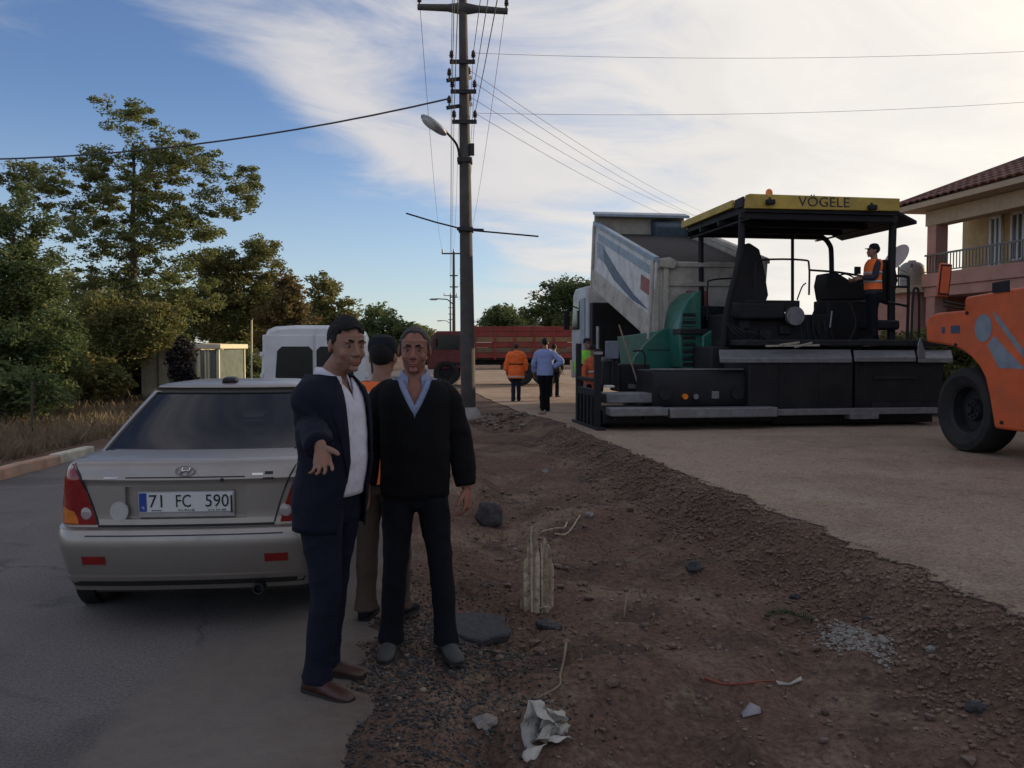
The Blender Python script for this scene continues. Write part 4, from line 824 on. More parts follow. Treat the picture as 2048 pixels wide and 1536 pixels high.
tprism([(0, TH - .02), (TLn, TH - .02), (TLn, TH + .10), (0, TH + .10)], -.05, .09, 'top_rail', skyblue); tprism([(0, TH - .02), (TLn, TH - .02), (TLn, TH + .10), (0, TH + .10)], TW - .09, TW + .05, 'top_rail', beige)
for y in (.02, TLn - .14): tprism([(y, 0), (y + .14, 0), (y + .14, TH), (y, TH)], -.06, .0, 'side_post', beige)
tprism([(.16, .02), (TLn - .16, .02), (TLn - .16, .52), (.16, .52)], -.05, -.003, 'side_skirt', beige)
tprism([(.3, 1.42), (TLn - .5, 1.42), (TLn - .5, 1.62), (.3, 1.62)], -.012, -.003, 'blue_stripe', skyblue)
tprism([(.3, .62), (1.6, .72), (3.2, 1.0), (4.6, 1.32), (4.4, .95), (3.4, .70), (1.6, .56)], -.012, -.003, 'navy_swoosh', navy); tprism([(4.3, .95), (5.2, .95), (5.3, 1.38), (4.5, 1.38)], -.012, -.003, 'blue_panel', skyblue); tprism([(.25, .95), (1.0, .95), (1.0, 1.3), (.25, 1.3)], -.012, -.003, 'red_panel', redp)
tarp = tprism([(TLn - .6, TH + .1), (TLn - .02, TH + .2), (TLn - .1, TH - .55), (TLn - .5, TH - .6)], TW * .62, TW - .08, 'tarpaulin', mat('tarp_blue', (.05, .075, .10), .7, bump=.8, bscale=6), bev=.05)
tprism([(.1, .13), (TLn - .02, .13), (TLn - .02, 1.55), (3.5, 1.66), (1.6, 1.66), (.4, 1.4)], .1, TW - .1, 'asphalt_load', mat('asphalt_load', (.035, .03, .028), .95, bump=1, bscale=9), bev=.08)
# tailgate with its posts and ribs
gz0 = tb(0, .0)[1]; gt = tb(0, TH)[1]
tg = MB().bx(.05, TW - .05, -.10, -.03, gz0 + .15, gt + .02).build('tailgate', beige, lor, bev=.015)
for x in (.0, .22, TW - .34, TW - .12): MB().bx(x, x + .12, -.17, -.102, gz0 + .05, gt + .06).build('tailgate_post', beige, tg, bev=.012)
for z in (gt - .1, gt - .52, gz0 + .3): MB().bx(.35, TW - .35, -.15, -.103, z, z + .1).build('tailgate_rib', beige, tg, bev=.012)
MB().bx(.75, 1.25, -.112, -.103, gt - .95, gt - .62).build('red_panel', redp, tg); MB().prism([(-.05, gt + .05), (.35, gt + .10), (.55, gt + .0), (.45, gt - .16), (.12, gt - .12), (.02, gt - .3)], 1, -.22, -.06).build('gate_hinge', beige, lor, bev=.03)
x0 = .42; MB().bx(x0, x0 + .16, -.115, -.103, gz0 + .62, gz0 + .85).build('orange_board', mat('board_orange', (.6, .16, .04), .5), tg)
# chassis, wheels, cab
for x in (.75, TW - .85): MB().bx(x, x + .1, .0, 8.3, .85, 1.15).build('chassis_rail', black, lor)
MB().bx(.1, TW - .1, .05, .15, .55, .75).build('underrun_bar', black, lor); MB().tube([(TW / 2, 4.6, 1.1), (TW / 2, 5.1, 2.6)], [.09, .07], 12).build('tipping_ram', steelp, lor)
for y in (1.1, 2.45, 6.2):
    for x, s in ((.28, 0), (TW - .28, math.pi)): wheel('wheel', lor, (x, y, .52), .52, .42 if y < 5 else .3, s, .56, dgrey, 28)
cabm = mat('cab_white', (.45, .48, .52), .4, var=.1, dirt=.25)
cab = MB().prism([(6.3, .95), (8.35, .95), (8.4, 1.9), (8.15, 3.1), (7.9, 3.25), (6.35, 3.25)], 0, .05, TW - .05).build('cab', cabm, lor, bev=.06)
MB().prism([(7.25, 2.0), (8.2, 2.0), (8.0, 2.85), (7.25, 2.85)], 0, .028, .047).build('side_window', dglass, cab); MB().bx(.02, .047, 6.5, 7.1, 1.3, 2.9).build('sleeper_panel', skyblue, cab); MB().prism([(8.40, 1.95), (8.43, 1.95), (8.20, 3.05), (8.17, 3.05)], 0, .25, TW - .25).build('windscreen', dglass, cab)
for s, x in ((-1, -.18), (1, TW + .18)): MB().bx(x - .09, x + .09, 8.0, 8.08, 2.0, 2.6).bar((x, 8.04, 2.65), (x - s * .3, 8.0, 2.75), .04).build('mirror', black, cab, bev=.02)
MB().bx(.12, TW - .12, 5.95, 6.28, .9, 2.75).build('under_body_shade', black, lor, bev=.03); MB().bx(.08, .5, 5.0, 5.8, .6, 1.2).build('fuel_tank', steelp, lor, bev=.08); MB().bx(.06, TW - .06, 8.36, 8.5, .5, 1.0).build('front_bumper', cabm, cab, bev=.04)  # first box: black block added to stand for the shade under the raised body

# ---- roller on the right
RF_ = Frame(G(1940, 908, BED) + Vector((0, 0, 0)), ROADH)
rol = empty('road_roller', RF_.o, ROADH, 'orange road roller with large front tyre cut by the right edge of the picture', 'road roller')
WR = .60
wheel('wheel', rol, (.25, .2, WR), WR, .5, 0, .60, dgrey, 44, 0)
wheel('wheel', rol, (1.75, .2, WR), WR, .5, math.pi, .60, dgrey, 36, 0)
def rp(px, py): v = RF_.x(px, py, .0); return (v.y, v.z)
front = [(1852, 684), (1851, 642), (1858, 632), (1873, 626), (1926, 621), (1930, 594), (2048, 573)]
arch = [(1902, 692), (1922, 700), (1940, 713), (1957, 732), (1969, 755), (1977, 790), (1988, 857)]
body = [rp(*p) for p in front]; lower = [rp(*p) for p in arch]; yb_, zt2 = body[-1]; zb_ = lower[-1][1]
poly = body + [(yb_ - .25, zt2 + .10), (yb_ - .3, zt2 + .32), (-3.6, zt2 + .32), (-3.7, zt2 + .2), (-3.7, zb_ + .2), (-3.5, zb_)] + lower[::-1]
bdy = MB().prism(poly, 0, 0, 2.0).build('body', orange, rol, bev=.035, seg=3)
sil = mat('roller_silver', (.22, .25, .30), .45, .2)
def rpanel(pts, nm, m, off=.004): return MB().prism([rp(*p) for p in pts], 0, -off, -.0005).build(nm, m, bdy)
cpx = rp(1967, 656); MB().prism([(cpx[0] + .17 * math.cos(u), cpx[1] + .19 * math.sin(u)) for u in np.linspace(0, 2 * math.pi, 25)[:-1]], 0, -.006, -.0005).build('badge_disc', sil, bdy)
rpanel([(1975, 690), (1988, 672), (2047, 735), (2047, 738), (1998, 736)], 'decal_stripe', sil); rpanel([(1987, 622), (1999, 634), (2047, 700), (2047, 716), (1992, 640)], 'decal_stripe', sil, .0042)
rpanel([(1884, 654), (1890, 654), (1890, 667), (1884, 667)], 'decal_mark', navy); rpanel([(1902, 652), (1920, 651), (1920, 666), (1902, 667)], 'decal_mark', navy); rpanel([(1987, 566), (2020, 560), (2020, 583), (1987, 586)], 'side_vent', black, .02)
for p in ((2004, 845), (1935, 626), (1912, 690)): c = rp(*p); MB().cyl((0, c[0], c[1]), (-.02, c[0], c[1]), .025, n=10).build('bolt', dgrey, bdy)
v0 = RF_.x(1922, 612, -.05); v1 = RF_.x(1888, 603, -.35); v2 = RF_.x(1888, 560, -.38)
MB().tube([v0 + Vector((.1, 0, 0)), v1, (v2.x, v2.y, v1.z + .1)], .014, 8).tube([v0 + Vector((.1, 0, -.05)), v1 + Vector((0, 0, -.06))], .012, 8).build('mirror_bracket', black, rol)
mr = MB().box((0, 0, 0), (.18, .05, .46)).build('mirror', orange, rol, bev=.03, loc=v2, rot=(0, R(5), R(-8))); MB().box((0, -.028, 0), (.155, .008, .42)).build('mirror_frame', black, mr, bev=.003)
MB().box((0, -.034, 0), (.12, .006, .37)).build('mirror_glass', orange, mr)
for x in (.25, 1.75):
    for y in (-2.0, -3.4): MB().bx(x - .04, x + .04, y - .04, y + .04, zt2 + .3, zt2 + 1.9).build('canopy_post', black, rol)
MB().bx(.1, 1.9, -3.7, -1.8, zt2 + 1.9, zt2 + 2.0).build('canopy_roof', orange, rol, bev=.03); MB().cyl((.05, -3.0, .6), (1.95, -3.0, .6), .62, n=40).build('drum', steelp, rol); MB().bx(.7, 1.3, -2.9, -2.4, zt2 + .32, zt2 + .7).build('seat', black, rol, bev=.05)

# ---- old red lorry parked across the road
D = 37.5; O = G(1080, 766); RL = Frame((O.x, D, 0), R(90))
red = mat('old_red_paint', (.26, .032, .022), .6, var=.25, vscale=3, col2=(.20, .035, .03), dirt=.35, dirtcol=(.12, .09, .07)); plank_g = mat('faded_plank', (.16, .11, .07), .8, var=.2, dirt=.3); plank_y = mat('ochre_plank', (.26, .15, .07), .8, var=.2, dirt=.3)
rlo = empty('red_lorry', (O.x, D, 0), R(90), 'old red lorry with planked load bed parked across the road', 'lorry')
def rq(px, py): v = RL.x(px, py, -1.15); return v.y, v.z
ya, za_ = rq(1152, 652); yf, zf = rq(946, 716)
for k in range(6):
    z0 = zf + (za_ - zf) * k / 6; z1 = zf + (za_ - zf) * (k + 1) / 6 - .015
    for sx in (-1.15, 1.10): MB().bx(sx, sx + .05, ya, yf, z0, z1).build('side_plank', [red, plank_g, red, plank_y, red, red][k] if sx < 0 else red, rlo, bev=.008)
    for yy in (ya, yf - .05): MB().bx(-1.1, 1.1, yy, yy + .05, z0, z1).build('end_plank', red, rlo, bev=.008)
MB().bx(-1.1, 1.1, ya, yf, zf - .08, zf).build('bed_floor', black, rlo)
for k in range(6): y = ya + .1 + (yf - ya - .2) * k / 5; MB().bx(-1.19, -1.152, y - .04, y + .04, zf - .06, za_ + .02).build('stake_post', red, rlo)
MB().prism([(ya + .3, zf), (ya + .5, za_ - .12), (ya + 1.6, za_ + .04), (ya + 3, za_ - .05), (yf - .3, zf)], 0, -1.0, 1.0).build('soil_load', mat('load_soil', (.16, .11, .075), .95, bump=1, bscale=6), rlo, bev=.1)
for x in (-.5, .4): MB().bx(x, x + .1, ya + .2, yf + 2.1, zf - .3, zf - .08).build('chassis_rail', black, rlo)
c0 = rq(880, 740); zc_ = rq(900, 662)[1]; yw = yf + .12
cb_ = MB().prism([(yw, .7), (yw + 1.75, .7), (yw + 1.8, 1.35), (yw + 1.5, zc_ - .1), (yw + 1.35, zc_), (yw + .1, zc_)], 0, -1.05, 1.05).build('cab', mat('dark_red_cab', (.13, .022, .018), .55, var=.25, dirt=.3), rlo, bev=.06)
MB().prism([(yw + .45, 1.5), (yw + 1.55, 1.5), (yw + 1.38, zc_ - .16), (yw + .45, zc_ - .16)], 0, -1.065, -1.052).build('side_window', dglass, cb_); MB().prism([(yw + 1.80, 1.42), (yw + 1.83, 1.42), (yw + 1.56, zc_ - .15), (yw + 1.53, zc_ - .15)], 0, -.85, .85).build('windscreen', dglass, cb_)
MB().bx(-1.12, -1.06, yw + .3, yw + 1.3, .9, .98).build('side_step', black, cb_); MB().bx(-1.3, -1.1, yw + 1.35, yw + 1.4, 1.6, 1.95).build('mirror', black, cb_)
for y, r in ((RL.x(1092, 730, -1.1).y, .62), (RL.x(1040, 730, -1.1).y, .56), (yw + 1.0, .52)):
    for x, s in ((-.95, 0), (.95, math.pi)): wheel('wheel', rlo, (x, y, r), r, .4, s, .6, plank_y if r > .6 else dgrey, 28)
# ---------------------------------------------------------------- silver saloon
silver = mat('silver_paint', (.37, .335, .305), .38, .72, var=.05, vscale=2, dirt=.22, dirtcol=(.20, .175, .155), coat=.35)
trimb = mat('trim_black', (.012, .012, .014), .5, var=.1); carglass = glassmat('tinted_glass', .07); cabin = mat('cabin_grey', (.03, .03, .033), .8)
lensred = mat('lens_red', (.22, .010, .010), .12, var=.25, vscale=14, spec=.7); lensor = mat('lens_orange', (.55, .16, .03), .12, var=.2, vscale=14); lensw = mat('lens_clear', (.36, .31, .30), .1, var=.15, vscale=20, spec=.8); chrome = mat('chrome', (.65, .65, .66), .15, .95, var=.05)
CARH = R(5.2); CFm = Frame((-1.85, 4.93, .012), CARH)
car = empty('silver_car', CFm.o, CARH, 'silver four door saloon parked on the left with its rear towards the viewer', 'car')
CW, CL = .835, 4.22
def ztop(y): return float(np.interp(y, [0, .1, .45, .9, 2.7, 3.2, 3.9, 4.15, 4.22], [.965, .985, .995, .99, .97, .90, .80, .72, .68]))
def rear_in(x, z):
    """how far forward of the bumper face the rear skin lies"""
    ax = abs(x); bow = .07 * (ax / .8) ** 2.4
    y = float(np.interp(z, [.15, .235, .30, .345, .52, .575, .60, .612, .66, .86, .885, .90, .96, 1.0], [.22, .13, .085, .062, .0, .012, .03, .075, .08, .072, .060, .072, .085, .11]))
    if ax < .335 and .655 < z < .842: y += .032
    return y + bow
ZS = [.235, .25, .30, .34, .36, .50, .56, .585, .60, .612, .618, .640, .654, .657, .70, .75, .80, .840, .843, .86, .876, .885, .892, .91, .94]
def car_body():
    xs = sorted(set([round(q, 4) for q in list(np.linspace(0, .62, 14)) + [.332, .336]]))
    xs = [-x for x in xs[::-1] if x > 0] + xs; rings = []
    def ring(z, inset, zf):
        r = []
        hw = float(np.interp(z, [.17, .30, .55, .80, .95, 1.0], [.76, .80, .835, .825, .78, .74])) - inset
        for x in xs:
            xx = x * (hw / CW) if inset > .03 else x
            r.append((xx, rear_in(xx, z) + inset * .8, z))
        # round the corner, then along the side to the nose and back
        y0 = rear_in(.62, z) + inset * .8; cor = [(.62 + (hw - .055 - .62) * math.sin(a), y0 + (.36) * (1 - math.cos(a))) for a in np.linspace(.2, math.pi / 2, 8)]
        side = [(hw - .055 + .055 * min(1, (y - y0 - .36) / .7) - .06 * max(0, (y - 3.0) / .9) ** 2, y) for y in np.linspace(y0 + .42, 3.75, 16)]
        yn = CL - .02 - .12 * abs(z - .45) - inset; xn = side[-1][0]
        nose = [(xn * (1 - .0) - (xn - .45) * (1 - math.cos(a)), 3.75 + (yn - .10 - 3.75) * math.sin(a)) for a in np.linspace(.15, math.pi / 2, 8)] + [(.25, yn - .03), (0, yn)]
        half = cor + side + nose
        r += [(x, y, z) for x, y in half] + [(-x, y, z) for x, y in half[::-1][1:]]
        return [(x, y, (z if z < .62 else .62 + (z - .62) * (ztop(y) - .62) / (.985 - .62))) for x, y, z in r]
    for z in ZS: rings.append(ring(z, 0, 0))
    rings.append(ring(.965, .012, 0)); rings.append(ring(.980, .035, 0)); rings.append(ring(.986, .085, 0)); rings.append(ring(.992, .30, 0)); rings.append(ring(.995, .55, 0))
    return MB().rings(rings)
cbm = car_body(); cbody = cbm.build('body', silver, car, smooth=32)
BV = BVHTree.FromPolygons([Vector(v) for v in cbm.v], cbm.f)
def rear(x, z, off=0.):
    h = BV.ray_cast(Vector((x, -1, z)), Vector((0, 1, 0)))[0]
    return (x, (h.y if h else .45) - off, z)
def rpatch(rows, n, name, m, parent, off=.004, th=.012):
    """panel laid on the rear skin; rows of (z, x0, x1)"""
    R0 = [[rear(a + (b - a) * i / n, z, off) for i in range(n + 1)] for z, a, b in rows]; k = n + 1; nr = len(rows); mb = MB()
    vs = [p for r in R0 for p in r] + [(x, y + th, z) for r in R0 for x, y, z in r]; N = k * nr
    fs = [(r * k + i, r * k + i + 1, (r + 1) * k + i + 1, (r + 1) * k + i) for r in range(nr - 1) for i in range(n)]; fs += [tuple(N + j for j in f[::-1]) for f in fs]
    bd = [i for i in range(n)] ; 
    for i in range(n): fs += [(i, N + i, N + i + 1, i + 1), ((nr - 1) * k + i, (nr - 1) * k + i + 1, N + (nr - 1) * k + i + 1, N + (nr - 1) * k + i)]
    for r in range(nr - 1): fs += [(r * k, (r + 1) * k, N + (r + 1) * k, N + r * k), (r * k + n, N + r * k + n, N + (r + 1) * k + n, (r + 1) * k + n)]
    return mb.add(vs, fs).build(name, m, parent, smooth=40)
# boot lid seams, lamps
for s in (-1, 1):
    tl = rpatch([(z, s * (a + (.02 if s < 0 else .045)), s * b) for z, a, b in ((.625, .478, .745), (.68, .492, .755), (.75, .513, .757), (.82, .538, .752), (.88, .562, .742), (.93, .588, .722), (.968, .612, .69))], 10, 'tail_light', lensred, car, .008, .03)
    rpatch([(z, s * a, s * b) for z, a, b in ((.632, .60, .742), (.66, .605, .752), (.70, .625, .754), (.715, .68, .752))], 8, 'turn_lens', lensor, tl, .0105, .01)
    c = rear(s * .55, .69); MB().ell((c[0], c[1] - .002, c[2]), (.038, .012, .042), 16, 9).build('reversing_lens', lensw, tl)
    rpatch([(.405, s * .44, s * .57), (.455, s * .44, s * .57)], 4, 'reflector', lensred, car, .006, .012)
    pts = [rear(s * x, z, .0015) for x, z in ((.490, .625), (.504, .68), (.525, .75), (.550, .82), (.574, .88), (.600, .93), (.624, .97))]; MB().tube(pts, .005, 5, k=3).build('boot_seam', trimb, cbody)
MB().tube([rear(x, .617, .0) for x in np.linspace(-.49, .49, 16)], .007, 5).build('boot_seam', trimb, cbody)
MB().tube([rear(x, .893, .0005) for x in np.linspace(-.33, .33, 12)], .0035, 5).build('boot_crease', trimb, cbody)
rpatch([(.305, -.72, .72), (.322, -.735, .735), (.328, -.735, .735)], 24, 'bumper_strip', silver, car, .012, .012)
rpatch([(.233, -.66, .66), (.265, -.70, .70), (.295, -.715, .715)], 24, 'bumper_valance', mat('valance_dark', (.018, .018, .018), .6), car, .004, .012)
rpatch([(.570, -.545, .545), (.606, -.545, .545)], 20, 'bumper_top_pad', trimb, car, .004, .01)
# number plate
plt_ = empty_pl = MB().box((0, 0, 0), (.535, .012, .150)).build('number_plate', mat('plate_holder', (.36, .34, .33), .4), car, bev=.004, loc=(0, rear(0, .735)[1] - .014, .737), rot=(R(3), 0, 0))
MB().box((0, -.009, .012), (.518, .006, .112)).build('plate_panel', mat('plate_white', (.66, .66, .66), .35, var=.04), plt_, bev=.002); MB().box((-.238, -.0132, .014), (.040, .003, .106)).build('plate_blue_band', mat('plate_blue', (.02, .06, .30), .4, var=.05), plt_)
ink = mat('plate_ink', (.012, .012, .014), .5, var=0)
tm = text_mesh('71  FC  590', .098, .001, 1.0, 1.0)
def fit(me, w, h):
    xs = [v.co.x for v in me.vertices]; ys = [v.co.y for v in me.vertices]; cx, cy = (max(xs) + min(xs)) / 2, (max(ys) + min(ys)) / 2
    me.transform(Matrix.Translation((-cx, -cy, 0))); me.transform(Matrix.Diagonal((w / (max(xs) - min(xs)), h / (max(ys) - min(ys)), 1, 1))); return me
for body_, cx, w in (('71', -.168, .072), ('FC', -.015, .082), ('590', .172, .130)): put('plate_digits', fit(text_mesh(body_, .09, .001), w, .072), ink, plt_, (cx, -.0135, .020), (R(90), 0, 0))
put('plate_digits', fit(text_mesh('TR', .02, .0006), .018, .016), mat('plate_white', (.7, .7, .7)), plt_, (-.238, -.0152, -.018), (R(90), 0, 0))
MB().box((-.165, -.0135, -.034), (.055, .002, .004)).build('dealer_line', ink, plt_)
put('dealer_text', fit(text_mesh('KURUŞ', .02, .0006), .09, .014), ink, plt_, (.0, -.0135, -.034), (R(90), 0, 0)); put('dealer_text', fit(text_mesh('212 59 88', .02, .0006), .10, .011), ink, plt_, (.17, -.0135, -.034), (R(90), 0, 0))
MB().box((.252, -.0145, .0), (.010, .004, .10)).build('plate_clip', trimb, plt_)
# badge: slanted letter in an oval ring
bz = .928; by_ = rear(0, bz)[1] - .006
bdg = MB().rings([[(r * .056 * math.cos(t), by_ - d, bz + r * .030 * math.sin(t)) for t in np.linspace(0, 2 * math.pi, 33)[:-1]] for r, d in ((1, 0), (1, .006), (.84, .006), (.84, 0))], closed=True, cap=False).build('badge', chrome, car)
h_ = MB()
for sx in (-1, 1): h_.tube([(sx * .020 - .008, by_ - .004, bz - .020), (sx * .020 + .0, by_ - .005, bz), (sx * .020 + .010, by_ - .004, bz + .021)], [.005, .0055, .004], 6, k=3)
h_.tube([(-.022, by_ - .004, bz - .004), (0, by_ - .005, bz + .003), (.022, by_ - .004, bz + .001)], .0045, 6, k=3).build('badge_letter', chrome, bdg)
MB().cyl((.205, rear(.205, .876)[1] + .005, .876), (.205, rear(.205, .876)[1] - .006, .876), .011, n=14).build('boot_lock', trimb, car)
for (x0, x1, z, hgt_, m, nm) in ((-.45, -.37, .893, .006, chrome, 'model_script'), (.37, .43, .905, .012, chrome, 'model_script'), (.44, .485, .911, .016, trimb, 'sticker'), (.43, .49, .880, .012, trimb, 'sticker')): rpatch([(z - hgt_ / 2, x0, x1), (z + hgt_ / 2, x0, x1)], 4, nm, m, car, .003, .004)
MB().prism([(-.372 + .050 * math.cos(t), .70 + .056 * math.sin(t)) for t in np.linspace(0, 2 * math.pi, 29)[:-1]], 1, rear(-.372, .70)[1] - .004, rear(-.372, .70)[1] + .012).build('round_sticker', mat('sticker_white', (.45, .43, .43), .5), car)
# greenhouse
GB = dict(z=(.985, 1.345), yr=(.47, 1.17), yf=(3.02, 2.22), w=(.70, .535))
def gp(u, v):
    """u 0..4 round the cabin (rear, right, front, left), v 0..1 up"""
    e = v ** .92; z = GB['z'][0] + (GB['z'][1] - GB['z'][0]) * v; yr = GB['yr'][0] + (GB['yr'][1] - GB['yr'][0]) * e; yf = GB['yf'][0] + (GB['yf'][1] - GB['yf'][0]) * e
    w = GB['w'][0] + (GB['w'][1] - GB['w'][0]) * (v ** 1.25); s = int(min(u, 3.999)); f = u - s; wr = w * .90
    def cr(x): return .10 * (abs(x) / w) ** 2.2
    ym = yr + cr(wr) + .02
    if s == 0: x = -wr + 2 * wr * f; return (x, yr + cr(x), z)
    if s == 1: y = ym + (yf - .12 - ym) * f; return (w * (1 - .10 * max(0, 1 - f * 7) ** 2 - .06 * max(0, f * 3 - 2) ** 2), y, z)
    if s == 2: x = wr - 2 * wr * f; return (x, yf - 1.2 * cr(x), z)
    y = yf - .12 + (ym - yf + .12) * f; return (-w * (1 - .10 * max(0, 1 - (1 - f) * 7) ** 2 - .06 * max(0, (1 - f) * 3 - 2) ** 2), y, z)
us = sorted(set(np.round(list(np.linspace(0, 4, 97)) + [.02, .98, 2.03, 2.97], 4))); us = us[:-1]
vsn = [0, .035, .1, .25, .4, .55, .7, .85, .92, 1.]
def isglass(u, v):
    if not .03 < v < .92: return None
    if .015 < u < .985: return 'rear'
    if 2.02 < u < 2.98: return 'front'
    for b, flip in ((1, 0), (3, 1)):
        f = u - b
        if 0 < f < 1:
            f = 1 - f if flip else f
            if .22 < f < .52 or .555 < f < .95: return f'side{b}{int(f > .54)}'
shell, panes = MB(), {}
for i in range(len(us)):
    u0, u1 = us[i], us[(i + 1) % len(us)] if i + 1 < len(us) else 4.
    for j in range(len(vsn) - 1):
        v0, v1 = vsn[j], vsn[j + 1]; quad = [gp(u0, v0), gp(u1 % 4, v0), gp(u1 % 4, v1), gp(u0, v1)]; g_ = isglass((u0 + u1) / 2, (v0 + v1) / 2)
        (panes.setdefault(g_, MB()) if g_ else shell).add(quad, [(0, 1, 2, 3)])
def weld(mb): 
    bm = bmesh.new(); bm.from_mesh(mb.mesh('w')); bmesh.ops.remove_doubles(bm, verts=bm.verts, dist=1e-4); bmesh.ops.recalc_face_normals(bm, faces=bm.faces); me = bpy.data.meshes.new('w'); bm.to_mesh(me); bm.free(); me.polygons.foreach_set('use_smooth', [True] * len(me.polygons)); me.set_sharp_from_angle(angle=R(40)); return me
top_ = [gp(u, 1.) for u in us]; cx = np.mean([p[0] for p in top_]); cyy = 1.7
def scale_ring(k, z): return [(p[0] * k, cyy + (p[1] - cyy) * k, z) for p in top_]
shell.rings([top_, scale_ring(.97, 1.358), scale_ring(.90, 1.372), scale_ring(.7, 1.385), scale_ring(.35, 1.392), scale_ring(.05, 1.393)])
put('roof', weld(shell), silver, car).modifiers.new('s', 'SOLIDIFY').thickness = .012
for g_, mb in panes.items(): put({'rear': 'rear_window', 'front': 'windscreen'}.get(g_, 'side_window'), weld(mb), carglass, car)
MB().tube([gp(.02, v) for v in np.linspace(.03, .92, 8)] + [gp(u, .92) for u in np.linspace(.05, .95, 14)] + [gp(.98, v) for v in np.linspace(.92, .03, 8)] + [gp(u, .034) for u in np.linspace(.95, .05, 14)], .009, 6).build('window_seal', trimb, car)
MB().bx(-.6, .6, .72, .80, .95, 1.0).bx(-.6, .6, 1.15, 1.3, .55, 1.02).build('rear_shelf', cabin, car)
for x in (-.33, .33):
    MB().box((x, 1.28, 1.10), (.24, .09, .15)).build('headrest', cabin, car, bev=.04); MB().box((x, 2.05, .85), (.46, .16, .6), (R(-12), 0, 0)).box((x, 1.98, 1.17), (.24, .09, .15)).build('front_seat', cabin, car, bev=.04)
MB().bx(-.62, .62, 2.6, 2.9, .8, .98).build('dashboard', cabin, car, bev=.04)
MB().prism([(-.055, 0), (.055, 0), (.04, .035), (-.04, .035)], 1, -.05, .05).build('aerial_base', trimb, car, loc=(-.02, 1.33, 1.384), bev=.012, rot=(R(4), 0, 0))
for s in (-1, 1):
    MB().box((s * .90, 2.55, 1.0), (.18, .10, .13)).build('door_mirror', trimb, car, bev=.04)
    for y in (.86, 3.36):
        MB().cyl((s * .70, y, .31), (s * (.802 if y < 2 else .828), y, .31), .345, n=36).build('wheel_arch', trimb, car)
        wheel('wheel', car, (s * (.715 if y < 2 else .74), y, .288), .30, .19, 0 if s < 0 else math.pi, .62, steelp, 32)
    for y0, y1 in ((1.25, 2.15), (2.2, 3.0)): MB().bx(s * .828, s * .842, y0, y1, .30, .31).build('sill_strip', trimb, car)
MB().bx(-.6, .6, .35, 3.6, .17, .26).build('underbody', trimb, car); MB().lathe([(.024, .10), (.024, .055), (.032, .055), (.032, .5)], (.40, 0, .245), 1, 16).build('exhaust_pipe', dgrey, car)
MB().bx(-.14, .14, .25, .8, .18, .27).build('silencer', dgrey, car, bev=.05)

# ---------------------------------------------------------------- white van ahead of it
VH = R(8.); VP0 = P(630, 770, 13.6); VF = Frame((VP0.x, 13.6, .015), VH)
van = empty('white_van', VF.o, VH, 'small white van with dark rear door windows parked ahead of the silver car', 'van')
vanw = mat('van_white', (.62, .62, .63), .4, var=.05, dirt=.25, dirtcol=(.33, .30, .27), coat=.2)
vz = VF.y(630, 653, .15).z; hwv = .84
def vring(y, w, zb, zt, r=.16, tum=.07):
    pts = [(w, zb), (w + .0, .55), (w, 1.0), (w - tum * .5, 1.45), (w - tum, zt - r), (w - tum - r * .3, zt - r * .3), (w - tum - r, zt), (.3, zt + .02)]
    return [(x, y, z) for x, z in pts] + [(-x, y, z) for x, z in pts[::-1]]
vb = MB().rings([vring(0, hwv - .05, .32, vz - .06, .16), vring(.05, hwv - .015, .30, vz - .02), vring(.25, hwv, .28, vz), vring(2.6, hwv, .28, vz), vring(2.9, hwv, .28, vz - .05), vring(3.35, hwv - .02, .28, 1.25, .12), vring(3.9, hwv - .08, .3, 1.05, .12), vring(4.1, hwv - .2, .34, .85, .1)]).build('body', vanw, van, smooth=35)
vg = mat('van_glass', (.012, .013, .014), .22, spec=.25, var=.2)
for s in (-1, 1):
    d = MB().bx(*sorted((s * .012, s * .775)), -.022, .01, .42, vz - .13).build('rear_door', vanw, van, bev=.03)
    a, b = VF.y(550, 693, -.03), VF.y(626, 761, -.03); wx0, wx1 = abs(b.x), abs(a.x)
    MB().prism([(s * wx0, b.z + .06), (s * (wx0 + .06), b.z), (s * (wx1 - .05), b.z), (s * wx1, b.z + .06), (s * (wx1 - .03), a.z - .07), (s * (wx1 - .10), a.z), (s * (wx0 + .06), a.z), (s * wx0, a.z - .06)], 1, -.034, -.0225).build('window', vg, d, bev=.006)
    for z in (.65, 1.15, a.z - .15): MB().bx(*sorted((s * .765, s * .815)), -.035, .0, z, z + .07).build('hinge', vanw, van, bev=.008)
    MB().bx(*sorted((s * .785, s * .835)), -.012, .06, .72, 1.1).build('tail_light', lensred, van, bev=.01)
    for y in (.75, 3.3): MB().cyl((s * .80, y, .32), (s * .846, y, .32), .37, n=32).build('wheel_arch', trimb, van); wheel('wheel', van, (s * .765, y, .31), .31, .19, 0 if s < 0 else math.pi, .6, steelp, 28)
    MB().prism([(1.85, 1.15), (2.95, 1.15), (2.6, vz - .32), (1.9, vz - .25)], 0, s * (hwv - .052), s * (hwv + .004)).build('side_window', vg, van)
    MB().box((s * .95, 2.75, 1.15), (.2, .1, .22)).build('door_mirror', trimb, van, bev=.03)
MB().bx(-.8, .8, -.07, .02, .30, .50).build('bumper', mat('bumper_grey', (.07, .07, .075), .6), van, bev=.04); MB().box((.0, -.03, .78), (.16, .03, .05)).build('door_handle', trimb, van, bev=.01); MB().box((0, -.034, .62), (.5, .01, .11)).build('number_plate', mat('plate_white', (.66, .66, .66)), van, bev=.004)
MB().prism([(2.93, 1.28), (3.32, 1.28), (2.98, vz - .14), (2.9, vz - .14)], 0, -.7, .7).build('windscreen', vg, van)
